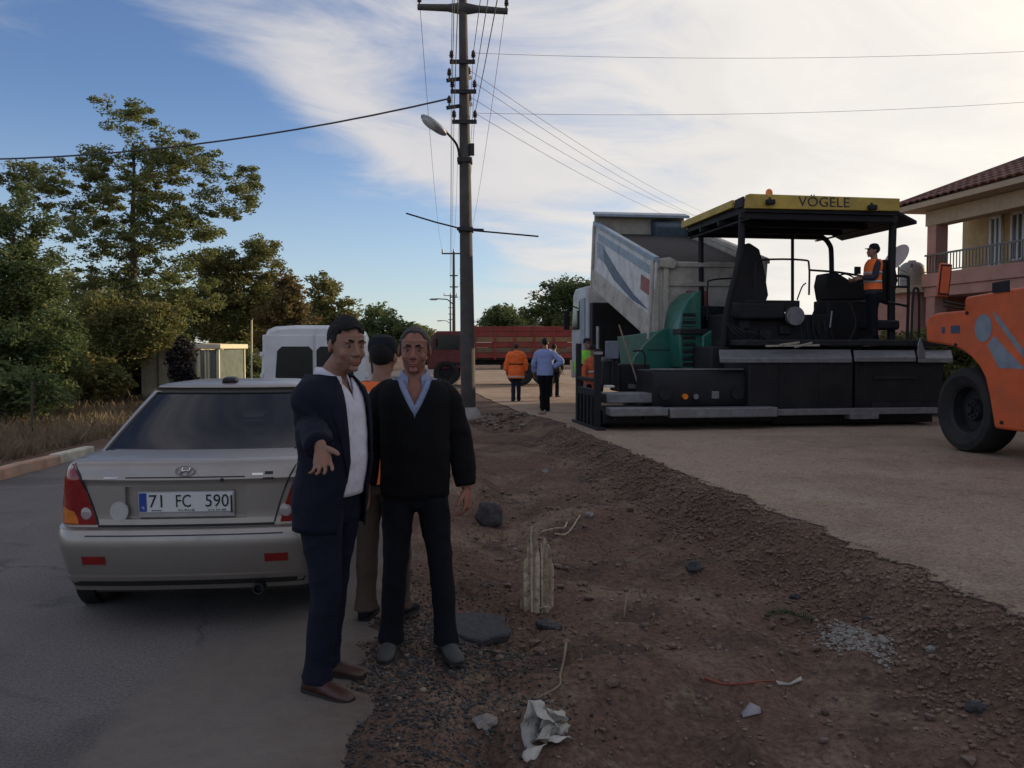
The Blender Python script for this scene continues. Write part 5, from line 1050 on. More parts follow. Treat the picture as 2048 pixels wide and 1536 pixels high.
# ---------------------------------------------------------------- people
from mathutils import noise as mnoise
TOR = [(.80, .150, .105, .0), (.90, .168, .118, .0), (1.0, .160, .115, -.006), (1.1, .155, .115, -.014), (1.2, .164, .116, -.014), (1.3, .178, .118, -.008), (1.38, .184, .112, .0), (1.43, .172, .095, .006), (1.465, .125, .078, .012), (1.50, .068, .064, .015)]
def tor(z, wide=1., deep=1., belly=0.):
    c = [np.interp(z, [t[0] for t in TOR], [t[k] for t in TOR]) for k in (1, 2, 3)]; bl = belly * math.exp(-((z - 1.08) / .16) ** 2)
    return c[0] * wide + bl * .4, c[1] * deep + bl * .6, c[2] - bl * .5
def tring(z, off, wide, deep, belly, n, open_w=0., t0=None, t1=None, power=2.35):
    a, b, y0 = tor(z, wide, deep, belly); a += off; b += off; r = []
    th0 = math.asin(min(open_w / a, .95)) if open_w > 0 else 0.; lo, hi = (th0, 2 * math.pi - th0) if t0 is None else (t0, t1)
    for i in range(n + 1):
        t = lo + (hi - lo) * i / n; st, ct = math.sin(t), math.cos(t); s = math.copysign(abs(st) ** (2 / power), st); c = math.copysign(abs(ct) ** (2 / power), ct); r.append((a * s, y0 - b * c, z))
    return r
def grid(mb, rows):
    n = len(rows[0]); return mb.add([p for r in rows for p in r], [(i * n + j, i * n + j + 1, (i + 1) * n + j + 1, (i + 1) * n + j) for i in range(len(rows) - 1) for j in range(n - 1)])
def wrinkle(me, amp, sc, seed=0, stretch=(1, 1, 1.6), ridged=False):
    nr = [v.normal.copy() for v in me.vertices]
    for v, n in zip(me.vertices, nr):
        p = Vector((v.co.x * stretch[0], v.co.y * stretch[1], v.co.z * stretch[2])) * sc + Vector((seed * 7.1, seed * 3.3, 0))
        d = (mnoise.noise(p) * .65 + mnoise.noise(p * 2.3) * .35) if not ridged else (max(0, 1 - abs(mnoise.noise(p)) * 2.6) ** 2 - .25); v.co += n * (amp * d)
    return me
def join(meshes):
    bm = bmesh.new()
    for m in meshes: bm.from_mesh(m)
    me = bpy.data.meshes.new('j'); bm.to_mesh(me); bm.free(); me.polygons.foreach_set('use_smooth', [True] * len(me.polygons)); return me
def xf(me, M): me.transform(M); return me
def cloth(name, col, rough=.85, var=.12, sheen=0.): return mat(name, col, rough, var=var, vscale=30, bump=.15, bscale=220, spec=.25)
SKIN = mat('skin', (.27, .145, .098), .5, var=.14, vscale=22, col2=(.29, .13, .09), c2scale=14, spec=.3, bump=.25, bscale=180); SKIN2 = mat('skin_ruddy', (.27, .125, .09), .52, var=.16, vscale=24, col2=(.30, .115, .085), c2scale=12, spec=.3, bump=.25, bscale=180)
HAIRB = mat('hair_black', (.008, .007, .007), .85, var=.3, vscale=60, bump=.8, bscale=160); HAIRG = mat('hair_greying', (.045, .04, .037), .6, var=.4, vscale=70, bump=.8, bscale=160)
EYEW = mat('eye_white', (.20, .18, .17), .25, var=0); EYED = mat('eye_dark', (.012, .009, .008), .12, var=0); LIP = mat('lips', (.27, .10, .085), .5, var=.1)
def head_form(jaw=1., detail=True):
    m = MB(); m.ell((0, .018, .032), (.076, .098, .086), 22, 14)
    m.tube([(0, -.012, .055), (0, -.014, .0), (0, -.017, -.04), (0, -.023, -.075), (0, -.032, -.100), (0, -.040, -.116)], [(.070, .080), (.069 * jaw, .081), (.065 * jaw, .076), (.056 * jaw, .066), (.042 * jaw, .052), (.026 * jaw, .036)], 20, k=3, ref=(1, 0, 0))
    for s in (-1, 1):
        m.ell((s * .030, -.084, .024), (.030, .013, .0095), 12, 7, (0, s * .12, s * -.25)); m.ell((s * .040, -.062, -.034), (.024, .020, .026), 12, 7); m.ell((s * .079, .014, -.006), (.010, .021, .033), 12, 8, (R(-10), 0, s * .35)); m.ell((s * .013, -.101, -.037), (.011, .012, .009), 10, 6); m.ell((s * .045 * jaw, -.02, -.070), (.014, .035, .022), 12, 7)
    m.tube([(0, -.088, .018), (0, -.101, -.010), (0, -.113, -.033)], [(.009, .012), (.011, .014), (.0145, .013)], 10, k=3, ref=(1, 0, 0), round_ends=True)
    m.ell((0, -.090, -.056), (.026, .014, .012), 12, 7); m.ell((0, -.092, -.064), (.025, .011, .0065), 12, 7); m.ell((0, -.090, -.077), (.023, .012, .0075), 12, 7); m.ell((0, -.083, -.103), (.023, .017, .015), 12, 7)
    return m
def hand_form(w, d, th, s=1., curl=.25, spread=1., tcurl=.3, gap=1.):
    """wrist point, finger direction, thumb side"""
    w, d, th = Vector(w), Vector(d).normalized(), Vector(th); th = (th - d * th.dot(d)).normalized(); pn = d.cross(th)      # pn: one face of the palm
    m = MB(); A = lambda u, v, k=0.: tuple(w + (d * u + th * v + pn * k) * s)
    m.tube([A(-.05, 0), A(0, 0), A(.03, .003), (A(.065, .002)), A(.095, .0)], [(.027 * s, .021 * s), (.028 * s, .020 * s), (.037 * s, .020 * s), (.042 * s, .017 * s), (.040 * s, .012 * s)], 14, k=3, ref=tuple(th), round_ends=True)
    for i, (v, L, r) in enumerate(((.0345, .078, .0088), (.0118, .088, .0090), (-.0115, .082, .0087), (-.0335, .064, .0078))):
        fan = (v * .6) * spread; c = curl * (1 + .15 * i); b = (.088 - abs(v) * .15, v * gap, 0.); pts = [(b[0] - .02, b[1], 0)]; a = 0; x, k = b[0], 0.
        pts.append((x, b[1], 0.))
        for seg, ln in enumerate((.45, .30, .25)):
            a += c * (1.1, 1.3, .8)[seg]; x += math.cos(a) * ln * L; k += math.sin(a) * ln * L; pts.append((x, b[1] + fan * (x - b[0]) / L * .9, k))
        m.tube([A(*p) for p in pts], [r * s, r * s, r * .97 * s, r * .9 * s, r * .72 * s], 10, k=2, round_ends=True)
    m.tube([A(.012, .018, .004), A(.035, .044, .010), A(.058, .068, .010 + .02 * tcurl), A(.080, .082, .010 + .05 * tcurl)], [.016 * s, .0145 * s, .0115 * s, .0085 * s], 10, k=3, round_ends=True)
    return m
def shoe(name, m, parent, ankle, yaw, s, L=.285):
    rows = []; pr = [(.075, .028, .055), (.06, .035, .085), (.03, .038, .092), (-.01, .038, .088), (-.06, .042, .072), (-.11, .047, .056), (-.155, .046, .045), (-.19, .036, .036), (-.21, .018, .025)]
    for y, w, h in pr: rows.append([(w * math.cos(t) * (1 if math.sin(t) > -.2 else .95), y, max(0., h * .42 + h * .58 * math.sin(t)) if math.sin(t) > -.55 else 0.) for t in np.linspace(0, 2 * math.pi, 17)[:-1]])
    o = MB().rings(rows).build(name, m, parent, smooth=60, loc=(ankle[0], ankle[1], ankle[2]), rot=(0, 0, yaw)); o.scale = (s, s * L / .285, s)
    MB().prism([(w * 1.06 * sg, y) for sg, it in ((1, pr), (-1, pr[::-1])) for y, w, h in it], 2, -.004, .014).build('sole', mat('shoe_sole', (.02, .017, .015), .8), o)
    return o
def person(name, loc, rz, label, H=1.75, wide=1., deep=1., belly=0., head=(0, 0, 0), hoff=(0, 0, 0), arms=None, legs=None, top=None, trouser=None, shoes=None, skin=SKIN, hair=('short', HAIRB), vox=.009, lean=0., group=None, detail=True, jaw=1., extra=None):
    """arms/legs: {'l'|'r': (elbow, wrist, hand_dir, thumb, curl)} / {'l'|'r': (knee, ankle, foot_yaw)} in a 1.75 m figure facing -y; l is +x"""
    k = H / 1.75; r = empty(name, loc, rz, label, 'person', group); r.scale = (k, k, k)
    sh = {'l': (.168 * wide, .008, 1.395), 'r': (-.168 * wide, .008, 1.395)}; hip = {'l': (.088 * wide, 0, .91), 'r': (-.088 * wide, 0, .91)}
    hp = Vector((0 + hoff[0], -.012 + hoff[1], 1.632 + hoff[2])); HM = Matrix.Translation(hp) @ Euler((R(head[1]), R(head[2]), R(head[0]))).to_matrix().to_4x4()
    # body: head, neck, trunk, limbs in one skin
    fine = .0042 if detail else .009
    hm = solid(head_form(jaw), fine, 6); xf(hm, HM); parts = [hm]
    b = MB(); nk = HM @ Vector((0, .012, -.055))
    b.tube([(0, .012, 1.40), (0, .014, 1.48), tuple(nk), tuple(HM @ Vector((0, .015, .0)))], [(.085, .07), (.060, .058), (.056, .060), (.05, .06)], 16, k=3, ref=(1, 0, 0))
    b.tube([(0, t[3] * .9, t[0]) for t in TOR[1:]], [(t[1] * wide * .86, t[2] * deep * .86) for t in TOR[1:]], 20, ref=(1, 0, 0))
    for s in 'lr': kn, an, fy = legs[s]; b.tube([hip[s], kn, an], [.07, .05, .036], 10, k=3)
    for s in 'lr': el, wr, *_ = arms[s]; b.tube([sh[s], el, wr], [.045, .036, .026], 10, k=3)
    parts.append(solid(b, .014 if detail else .02, 3))
    for s in 'lr':
        el, wr, hd, tb_, cu = arms[s]; hf = hand_form(wr, hd, tb_, 1.0, cu); 
        fd = (Vector(el) - Vector(wr)).normalized(); hf.tube([tuple(Vector(wr) + fd * .12), tuple(Vector(wr) + fd * .04), wr], [.033, .028, .025], 12, k=3); parts.append(solid(hf, .0034 if detail else .008, 2, .4))
    bo = put('body', join(parts), skin, r)
    # face
    for s in (-1, 1):
        e = MB().ell((s * .0305, -.0792, .001), (.0130, .0110, .0056), 12, 8).mesh('eye', 180); put('eye', xf(e, HM), EYEW, bo); e = MB().ell((s * .0305 + .001, -.0892, .001), (.0060, .002, .0054), 10, 6).mesh('iris', 180); put('iris', xf(e, HM), EYED, bo)
        e = MB().tube([(s * .012, -.0985, .0225), (s * .03, -.0985, .0285), (s * .050, -.086, .023)], [(.0045, .003), (.0055, .003), (.003, .002)], 8, k=4, ref=(0, 0, 1)).mesh('brow', 180); put('eyebrow', xf(e, HM), HAIRB, bo)
    e = MB().tube([(-.024, -.0935, -.0705), (-.010, -.1035, -.0670), (0, -.1035, -.0685), (.010, -.1035, -.0670), (.024, -.0935, -.0705)], [(.002, .002), (.005, .0045), (.0045, .0045), (.005, .0045), (.002, .002)], 8, k=3, ref=(0, 0, 1)).tube([(-.021, -.093, -.0735), (0, -.1025, -.0775), (.021, -.093, -.0735)], [(.002, .002), (.0065, .0045), (.002, .002)], 8, k=4, ref=(0, 0, 1)).mesh('lips', 180); put('lips', xf(e, HM), LIP, bo)
    kind, hmz = hair
    if kind:
        m = MB(); n, mm = 80, 48; c = np.array((0, .020, .034)); rr = np.array((.081, .104, .092 if kind != 'full' else .103)); V = []; rng = np.random.default_rng(len(name) + int(H * 1000))
        bm = bmesh.new(); bmesh.ops.create_uvsphere(bm, u_segments=n, v_segments=mm, radius=1.)
        fh = {'short': .074, 'full': .074, 'receding': .088, 'cap': .05}[kind]
        for v in bm.verts:
            p = v.co; q_ = 1 + (.05 if kind == 'full' else .025) * mnoise.noise(p * 6) + (.03 if kind == 'full' else .012) * mnoise.noise(p * 16) + .022 * mnoise.noise(Vector((p.x * 34, p.y * 12, p.z * 20))); 
            if kind == 'full' and p.z > .2 and p.y < .2: q_ += .05
            v.co = Vector(c + rr * np.array(p) * q_)
        kill = []
        for f in bm.faces:
            p = f.calc_center_median(); fy = p.y
            lim = fh + .012 * (abs(p.x) < .03) if fy < -.045 else (np.interp(fy, [-.045, -.02, .0, .02, .06, .13], [.055, .02, -.005, .0, -.05, -.075]))
            if kind == 'receding' and fy < -.03 and abs(p.x) > .03: lim += .012
            lim += .010 * mnoise.noise(p * 55) + .008 * mnoise.noise(p * 110)
            if p.z < lim: kill.append(f)
        bmesh.ops.delete(bm, geom=kill, context='FACES'); me = bpy.data.meshes.new('hair'); bm.to_mesh(me); bm.free(); me.polygons.foreach_set('use_smooth', [True] * len(me.polygons))
        o = put('hair', xf(me, HM), hmz, r); o.modifiers.new('s', 'SOLIDIFY').thickness = .012
    # trousers and shoes
    tm_, hem = trouser; t = MB()
    for s in 'lr':
        kn, an, fy = legs[s]; kn, an, hh = np.array(kn), np.array(an), np.array(hip[s]); hemp = an + np.array((0, .0, -.035))
        t.tube([hh + (0, 0, .05), hh * .72 + kn * .28, hh * .4 + kn * .6, kn, kn * .6 + an * .4, kn * .2 + an * .8, hemp], [(.086 * wide, .105), (.092 * wide, .108), (.078, .090), (.066, .074), (.064, .070), (.060, .066), (hem, hem * 1.10)], 18, k=3, ref=(1, 0, 0))
    t.tube([(0, 0, .785), (0, 0, .86), (0, 0, .97), (0, -.004, 1.03)], [(.10 * wide, .085 * deep), (.160 * wide, .113 * deep), (.165 * wide, .117 * deep), (.158 * wide + belly * .3, .113 * deep + belly * .3)], 24, k=3, ref=(1, 0, 0))
    put('trousers', wrinkle(wrinkle(solid(t, vox, 4), .011 if detail else .012, 9, 1, (1, 1, .45)), .0045, 5, 3, (1, 1, 1.2), True), tm_, r)
    for s in 'lr': kn, an, fy = legs[s]; shoe('shoe', shoes, r, (an[0], an[1], an[2] - .085), R(fy), 1.0)
    # upper garments: list of dicts
    for g in top:
        off, m, z0, z1 = g['off'], g['mat'], g['z0'], g.get('z1', 1.475); nseg = 44; op = g.get('open', lambda z: 0.); fl = g.get('flare', 0.); rows = []
        for z in np.linspace(z0, z1, 26):
            ex = off + fl * max(0, (1.0 - z) / .25) ** 1.2; zz = max(z, .80); rw = tring(zz, ex, wide, deep, belly, nseg, op(z)); rows.append([(x, y, z) for x, y, _ in rw])
        mb = MB(); grid(mb, rows); me = mb.mesh('g'); bm = bmesh.new(); bm.from_mesh(me); bmesh.ops.remove_doubles(bm, verts=bm.verts, dist=1e-5); bm.to_mesh(me); bm.free()
        ms = [me]
        if g.get('sleeves', True):
            for s in 'lr':
                el, wr, *_ = arms[s]; el, wr, a0 = np.array(el), np.array(wr), np.array(sh[s]); sg = 1 if s == 'l' else -1; ss = MB(); so = off * .55 + g.get('loose', .0) * .7; end = wr + (el - wr) * g.get('cuff', .10)
                ss.tube([a0 + (-sg * .075, 0, .006), a0 + (-sg * .028, 0, .004), a0 * .84 + el * .16 + (sg * .002, 0, .0), a0 * .5 + el * .5, el, el * .55 + wr * .45, end], [(.034 + so, .044 + so), (.047 + so, .054 + so), (.050 + so, .055 + so), (.047 + so, .052 + so), (.043 + so, .045 + so), (.039 + so, .040 + so), (.035 + so, .035 + so)], 18, k=4, ref=(0, 1, 0), round_ends=False)
                ms.append(solid(ss, .010 if detail else .016, 3))
        gm_ = join(ms); wrinkle(gm_, g.get('wr', .006), g.get('wsc', 9), 2); wrinkle(gm_, g.get('wr', .006) * .75, 5, 5, (1, 1, 1.0), True); wrinkle(gm_, g.get('wr', .006) * .35, 10, 8, (.8, .8, 1.2), True); o = put(g['name'], gm_, m, r)
        if g.get('open'): q_ = o.modifiers.new('s', 'SOLIDIFY'); q_.thickness = .008; q_.offset = 1
        for z0b, z1b, bm_, nm in g.get('bands', []):
            rows = [[(x, y, z) for x, y, _ in tring(max(z, .8), off + .006 + fl * max(0, (1.0 - z) / .25) ** 1.2, wide, deep, belly, 44, op(z))] for z in (z0b, (z0b + z1b) / 2, z1b)]
            mb = MB(); grid(mb, rows); put(nm, mb.mesh('b', 60), bm_, o).modifiers.new('s', 'SOLIDIFY').thickness = .004
        if g.get('lapel'):
            for sg in (-1, 1):
                rows = []
                for z, w in ((1.00, .004), (1.10, .032), (1.20, .055), (1.30, .078), (1.335, .088), (1.35, .060), (1.40, .056), (1.455, .045)):
                    a, b_, y0 = tor(z, wide, deep, belly); a += off + .012; t0 = math.asin(min(op(z) / a, .9)) - .01; t1 = t0 + w / a * 1.05; rw = tring(z, off + .012, wide, deep, belly, 5, 0, t0, t1); rows.append([(sg * x, y, zz) for x, y, zz in rw])
                mb = MB(); grid(mb, rows); put('lapel', mb.mesh('l', 60), m, o).modifiers.new('s', 'SOLIDIFY').thickness = .005
        if g.get('collar'):
            cw, cm = g['collar']; rows = []
            for z, rx, ry in ((1.455, .082, .074), (1.485, .070, .068), (1.525, .064, .063), (1.518, .075, .073), (1.478, .088, .082)):
                rows.append([(rx * math.sin(tt), .014 - ry * math.cos(tt) + (.012 if abs(tt - math.pi) > 2.4 else 0) * 0, z - .03 * (math.cos(tt) > 0) * math.cos(tt) * 1.2) for tt in np.linspace(cw, 2 * math.pi - cw, 30)])
            mb = MB(); grid(mb, rows); o2 = put('collar', mb.mesh('c', 60), cm, o); o2.modifiers.new('s', 'SOLIDIFY').thickness = .004
            for sg in (-1, 1):
                x0, y0 = .070 * math.sin(cw), .014 - .070 * math.cos(cw); v = [(sg * x0, y0 - .012, 1.487), (sg * (x0 + .045), y0 + .018, 1.49), (sg * (x0 + .052), y0 - .012, 1.435), (sg * (x0 + .012), y0 - .042, 1.405)]
                mb = MB().add(v, [(0, 1, 2, 3)]); put('collar_point', mb.mesh('cp'), cm, o).modifiers.new('s', 'SOLIDIFY').thickness = .004
        if g.get('buttons'):
            for z in (1.36, 1.27, 1.18, 1.09, 1.0):
                x, y, _ = tring(z, off + .003, wide, deep, belly, 4, 0, 0, .1)[0]; MB().cyl((0, 0, 0), (0, -.004, 0), .006, n=10).build('button', g['buttons'], o, loc=(x, y, z))
    if extra: extra(r, HM, bo)
    return r
def rel(rz, v): c, s = math.cos(-rz), math.sin(-rz); return (v[0] * c - v[1] * s, v[0] * s + v[1] * c, v[2])
DOWN = lambda s, out=.05, fwd=-.02: ((s * (.215 + out), .02, 1.13), (s * (.235 + out), fwd - .04, .885), (0, -.12, -1), (s * -.35, -1, 0), .32)
STAND = lambda w=.11, dy=0., yaw=8: {'l': ((w * .95, -.012 + dy, .49), (w, .01 + dy, .085), yaw), 'r': ((-w * .95, -.012 - dy, .49), (-w, .01 - dy, .085), -yaw)}
navys = cloth('suit_navy', (.0055, .007, .019), .8); whites = cloth('shirt_white', (.62, .60, .68), .8); blk = cloth('sweater_black', (.0048, .0048, .006), .95); blues = cloth('shirt_blue', (.24, .28, .42), .85); drk = cloth('trouser_dark', (.0055, .006, .010), .9); brown = mat('brown_leather', (.055, .022, .014), .45, var=.2, vscale=20); bgt = cloth('trouser_beige', (.075, .052, .04), .9); hivis = mat('hivis_orange', (.95, .17, .03), .75, var=.1, vscale=20); refl = mat('reflective_tape', (.42, .42, .40), .35, .2, var=.1); lightb = cloth('shirt_light_blue', (.30, .36, .62), .85); shoeb = mat('shoe_grey', (.04, .045, .045), .8, var=.3, dirt=.4)
# 1 - the man in the navy suit, arm held out
rz = R(66); L0 = G(650, 1372); L0 = Vector((L0.x, L0.y, .016)); s1 = 1.0
def loc1(px, py, Y): v = P(px, py, Y) - L0; return rel(rz, (v.x, v.y, v.z - .0))
elb = loc1(604, 852, L0.y - .14); wri = loc1(622, 893, L0.y - .40)
hd_w = Vector((.24, -.60, -.70)); th_w = Vector((1, -.1, .30)); hd = rel(rz, hd_w); th = rel(rz, th_w)
suit = person('person', L0, rz, 'man in open navy suit and white shirt holding out his right hand', 1.76, .97, .95, .02, head=(-30, 2, 0), hoff=(0, -.062, .0),
    arms={'r': (elb, wri, hd, th, .22), 'l': ((.235, .12, 1.15), (.20, .10, .91), (0, -.05, -1), (-.4, -1, 0), .4)},
    legs={'l': ((.10, .03, .49), (.105, .075, .085), 12), 'r': ((-.095, -.06, .49), (-.11, -.035, .085), -4)},
    top=[dict(name='shirt', off=.006, mat=whites, z0=.93, z1=1.47, sleeves=False, collar=(.36, whites), buttons=whites, wr=.005, open=lambda z: np.interp(z, [1.38, 1.40, 1.47], [0., .004, .045])), dict(name='suit_jacket', off=.025, mat=navys, z0=.765, z1=1.486, open=lambda z: np.interp(z, [.75, .9, 1.05, 1.3, 1.4, 1.47], [.105, .088, .075, .080, .075, .062]), flare=.016, lapel=True, loose=.012, cuff=.06, wr=.009, wsc=8)],
    trouser=(navys, .070), shoes=brown, hair=('full', HAIRB), jaw=1.04); suit.rotation_euler.x = R(2.4)
# 2 - the man in the black V-neck sweater
rz2 = R(6); L2 = G(832, 1306); L2 = Vector((L2.x, L2.y, hz(L2.x, L2.y) + .006))
def glasses(r, HM, bo): pass
swt = person('person', L2, rz2, 'man in black V-neck sweater over a pale blue collar standing beside the suited man', 1.735, .95, .98, .02, head=(-4, 2, 1), hoff=(.0, -.012, .0),
    arms={'l': ((.238, .02, 1.13), (.275, -.03, .885), (.05, -.10, -1), (-.45, -1, 0), .38), 'r': ((-.25, .04, 1.13), (-.26, -.02, .90), (0, -.1, -1), (.4, -1, 0), .4)},
    legs={'l': ((.135, -.02, .49), (.165, -.03, .085), 16), 'r': ((-.105, .0, .49), (-.135, .03, .085), -10)},
    top=[dict(name='shirt', off=.004, mat=blues, z0=1.1, z1=1.472, sleeves=False, collar=(.50, blues), open=lambda z: np.interp(z, [1.34, 1.36, 1.47], [0., .004, .05])), dict(name='sweater', off=.020, mat=blk, z0=.86, z1=1.470, open=lambda z: np.interp(z, [1.28, 1.30, 1.47], [0., .004, .082]), flare=-.004, loose=.012, cuff=.08, wr=.010, wsc=8)],
    trouser=(drk, .072), shoes=shoeb, skin=SKIN2, hair=('receding', HAIRG), jaw=1.0)
# 3 - the man behind them
def capx(r, HM, bo, m=None, s=1.):
    m = m or cloth('cap_black', (.012, .013, .02), .9)
    me = MB(); me.lathe([(.088, .035), (.092, .06), (.088, .095), (.070, .125), (.035, .14), (.005, .143)], (0, .016, 0), n=28); c = me.build('cap', m, r); c.data.transform(HM)
    b = MB().prism([(.075 * math.cos(t), -.055 + -.10 * math.sin(t)) for t in np.linspace(0, math.pi, 14)], 2, .038, .046).build('cap_brim', m, c, bev=.003); b.data.transform(HM)
L3 = G(758, 1238); L3 = Vector((L3.x + .03, L3.y, .015))
person('person', L3, R(165), 'man in dark cap and orange vest half hidden between the two men in front', 1.68, 1.0, 1.0, .0, head=(10, 0, 0), arms={'l': DOWN(1), 'r': DOWN(-1)}, legs=STAND(.10, .04), top=[dict(name='dark_jacket', off=.018, mat=cloth('jacket_dark', (.02, .016, .02)), z0=.84), dict(name='safety_vest', off=.034, mat=hivis, z0=.86, z1=1.485, sleeves=False, bands=[(1.40, 1.425, refl, 'reflective_band'), (1.08, 1.13, refl, 'reflective_band')])],
    trouser=(bgt, .08), shoes=drk, hair=('short', HAIRB), vox=.012, detail=True, extra=capx)
# 4, 5 - two men walking away up the road, and one beyond them
L4 = G(1032, 803)
person('person', Vector((L4.x, L4.y, hz(L4.x, L4.y))), R(184), 'man walking away in a long orange hooded work jacket with a dark stripe', 1.74, 1.12, 1.2, .03, arms={'l': ((.27, .02, 1.15), (.28, -.05, .90), (0, -.1, -1), (-.4, -1, 0), .5), 'r': ((-.27, .02, 1.15), (-.28, -.05, .90), (0, -.1, -1), (.4, -1, 0), .5)},
    legs={'l': ((.08, -.05, .49), (.085, .04, .085), 4), 'r': ((-.08, -.02, .49), (-.09, -.10, .085), -4)}, top=[dict(name='work_jacket', off=.05, mat=hivis, z0=.70, z1=1.49, flare=.03, loose=.02, wr=.02, wsc=6, bands=[(1.10, 1.14, cloth('stripe_dark', (.10, .035, .02)), 'dark_band'), (.73, .77, refl, 'reflective_band')])], trouser=(cloth('jeans', (.016, .02, .04)), .075), shoes=drk, hair=('short', mat('hair_brown', (.04, .018, .014), .6)), vox=.016, detail=False,
    extra=lambda r, HM, bo: MB().ell((0, .09, 1.42), (.14, .075, .12), 16, 10).build('hood', hivis, r, smooth=180))
L5 = G(1090, 824)
person('person', Vector((L5.x, L5.y, hz(L5.x, L5.y))), R(176), 'man walking away in light blue shirt with one hand on his hip', 1.84, 1.06, 1.0, .01, arms={'r': ((-.40, .10, 1.20), (-.20, .0, 1.04), (.8, -.3, -.3), (0, -1, .2), .4), 'l': ((.27, -.02, 1.14), (.27, -.14, .92), (0, -.2, -1), (-.4, -1, 0), .4)},
    legs={'l': ((.07, .0, .50), (.06, .10, .12), 3), 'r': ((-.05, -.02, .49), (-.055, .0, .085), -3)}, top=[dict(name='shirt', off=.022, mat=lightb, z0=.87, z1=1.49, loose=.012, wr=.012, wsc=7)], trouser=(drk, .072), shoes=drk, hair=('short', HAIRB), vox=.016, detail=False)
L6 = P(1108, 770, 28.5)
person('person', Vector((L6.x, 28.5, hz(L6.x, 28.5))), R(160), 'man in dark clothes mostly hidden behind the man in light blue', 1.72, arms={'l': DOWN(1), 'r': DOWN(-1)}, legs=STAND(), top=[dict(name='dark_jacket', off=.02, mat=cloth('jacket_olive', (.03, .026, .02)), z0=.84)], trouser=(drk, .07), shoes=drk, vox=.02, detail=False)
# 7 - the paver driver
d7 = PF.M @ Vector((PF.y(1746, 600, .78).x, .78, 1.625)); 
person('person', d7, R(-92) + 0, 'paver driver in cap and orange vest standing on the platform facing left', 1.86, 1.04, 1.05, arms={'r': ((-.23, -.06, 1.14), (-.16, -.28, 1.10), (.2, -1, 0), (.5, 0, .8), .6), 'l': ((.23, -.06, 1.14), (.16, -.28, 1.12), (-.2, -1, 0), (-.5, 0, .8), .6)}, legs=STAND(.09), top=[dict(name='sweater', off=.014, mat=cloth('sweater_blue_grey', (.03, .035, .045)), z0=.84, loose=.008), dict(name='safety_vest', off=.024, mat=hivis, z0=.92, z1=1.475, sleeves=False, bands=[(1.04, 1.085, refl, 'reflective_band'), (1.20, 1.245, refl, 'reflective_band')])], trouser=(drk, .07), shoes=drk, hair=('short', HAIRB), vox=.016, detail=False, extra=lambda r, HM, bo: capx(r, HM, bo))
# 8, 9 - screed hands beyond the end gate
d8 = PF.M @ Vector((PF.y(1186, 700, 2.6).x, 2.6, .0))
person('person', d8, R(30), 'screed hand in orange work suit just behind the paver end gate', 1.50, .9, .9, arms={'l': DOWN(1), 'r': DOWN(-1)}, head=(10, 20, 0), legs=STAND(), top=[dict(name='work_jacket', off=.03, mat=mat('hivis_dusty', (.50, .10, .035), .8, var=.3, vscale=9), z0=.62, loose=.01, bands=[(1.1, 1.15, refl, 'reflective_band')])], trouser=(drk, .075), shoes=drk, vox=.018, detail=False, extra=lambda r, HM, bo: capx(r, HM, bo))
d9 = PF.M @ Vector((PF.y(1174, 700, 4.4).x, 4.4, 0))
person('person', d9, R(20), 'screed hand in lime green jacket at the far left end of the screed', 1.66, .95, 1.0, arms={'l': DOWN(1), 'r': DOWN(-1)}, legs=STAND(), top=[dict(name='work_jacket', off=.03, mat=mat('hivis_lime', (.22, .62, .05), .75), z0=1.15, loose=.01), dict(name='undershirt', off=.02, mat=drk, z0=.82, z1=1.2, sleeves=False)], trouser=(drk, .075), shoes=drk, vox=.018, detail=False, extra=lambda r, HM, bo: capx(r, HM, bo))
# ---------------------------------------------------------------- things lying on the verge
tar = mat('asphalt_chunk', (.062, .060, .064), .9, var=.3, vscale=30, bump=.9, bscale=70); rockm = mat('rock_pale', (.24, .21, .185), .9, var=.3, vscale=12, bump=.7, bscale=30); dryw = mat('splintered_wood', (.50, .41, .29), .85, var=.35, vscale=18, bump=.6, bscale=60, col2=(.25, .19, .13), c2scale=25)
def lump(size, seed, flat=1., sub=3, rough=.28):
    bm = bmesh.new(); bmesh.ops.create_icosphere(bm, subdivisions=sub, radius=1.)
    for v in bm.verts:
        p = v.co.copy(); q_ = 1 + rough * mnoise.noise(p * 1.3 + Vector((seed * 3.7, seed, 0))) * 1.6 + rough * .5 * mnoise.noise(p * 3.1 + Vector((seed, 0, 0))); v.co = Vector((p.x * size[0], p.y * size[1], p.z * size[2])) * q_
    me = bpy.data.meshes.new('lump'); bm.to_mesh(me); bm.free(); me.polygons.foreach_set('use_smooth', [True] * len(me.polygons)); me.set_sharp_from_angle(angle=R(28)); return me
def slab(name, px, py, sx, sy, h, rot, tilt, m, label, cat, seed, group=None):
    """broken plate with a ragged outline"""
    rng = np.random.default_rng(seed); n = 14; out = [(sx * math.cos(2 * math.pi * i / n) * rng.uniform(.78, 1.15), sy * math.sin(2 * math.pi * i / n) * rng.uniform(.78, 1.15)) for i in range(n)]
    p = onground(px, py); o = MB().prism(out, 2, -h / 2, h / 2).build(name, m, None, bev=h * .22, loc=p + Vector((0, 0, h * .3 + abs(math.sin(tilt)) * sy * .7)), rot=(tilt, tilt * .4, rot)); return tag(o, label, cat, group)
slab('asphalt_slab', 950, 1272, .25, .17, .06, .5, R(16), tar, 'broken slab of dark asphalt tilted by the right shoe of the man in black', 'asphalt', 3, 'broken asphalt pieces')
slab('asphalt_slab', 1098, 1258, .085, .05, .035, -.3, R(12), tar, 'small broken piece of asphalt below the splintered stump', 'asphalt', 5, 'broken asphalt pieces')
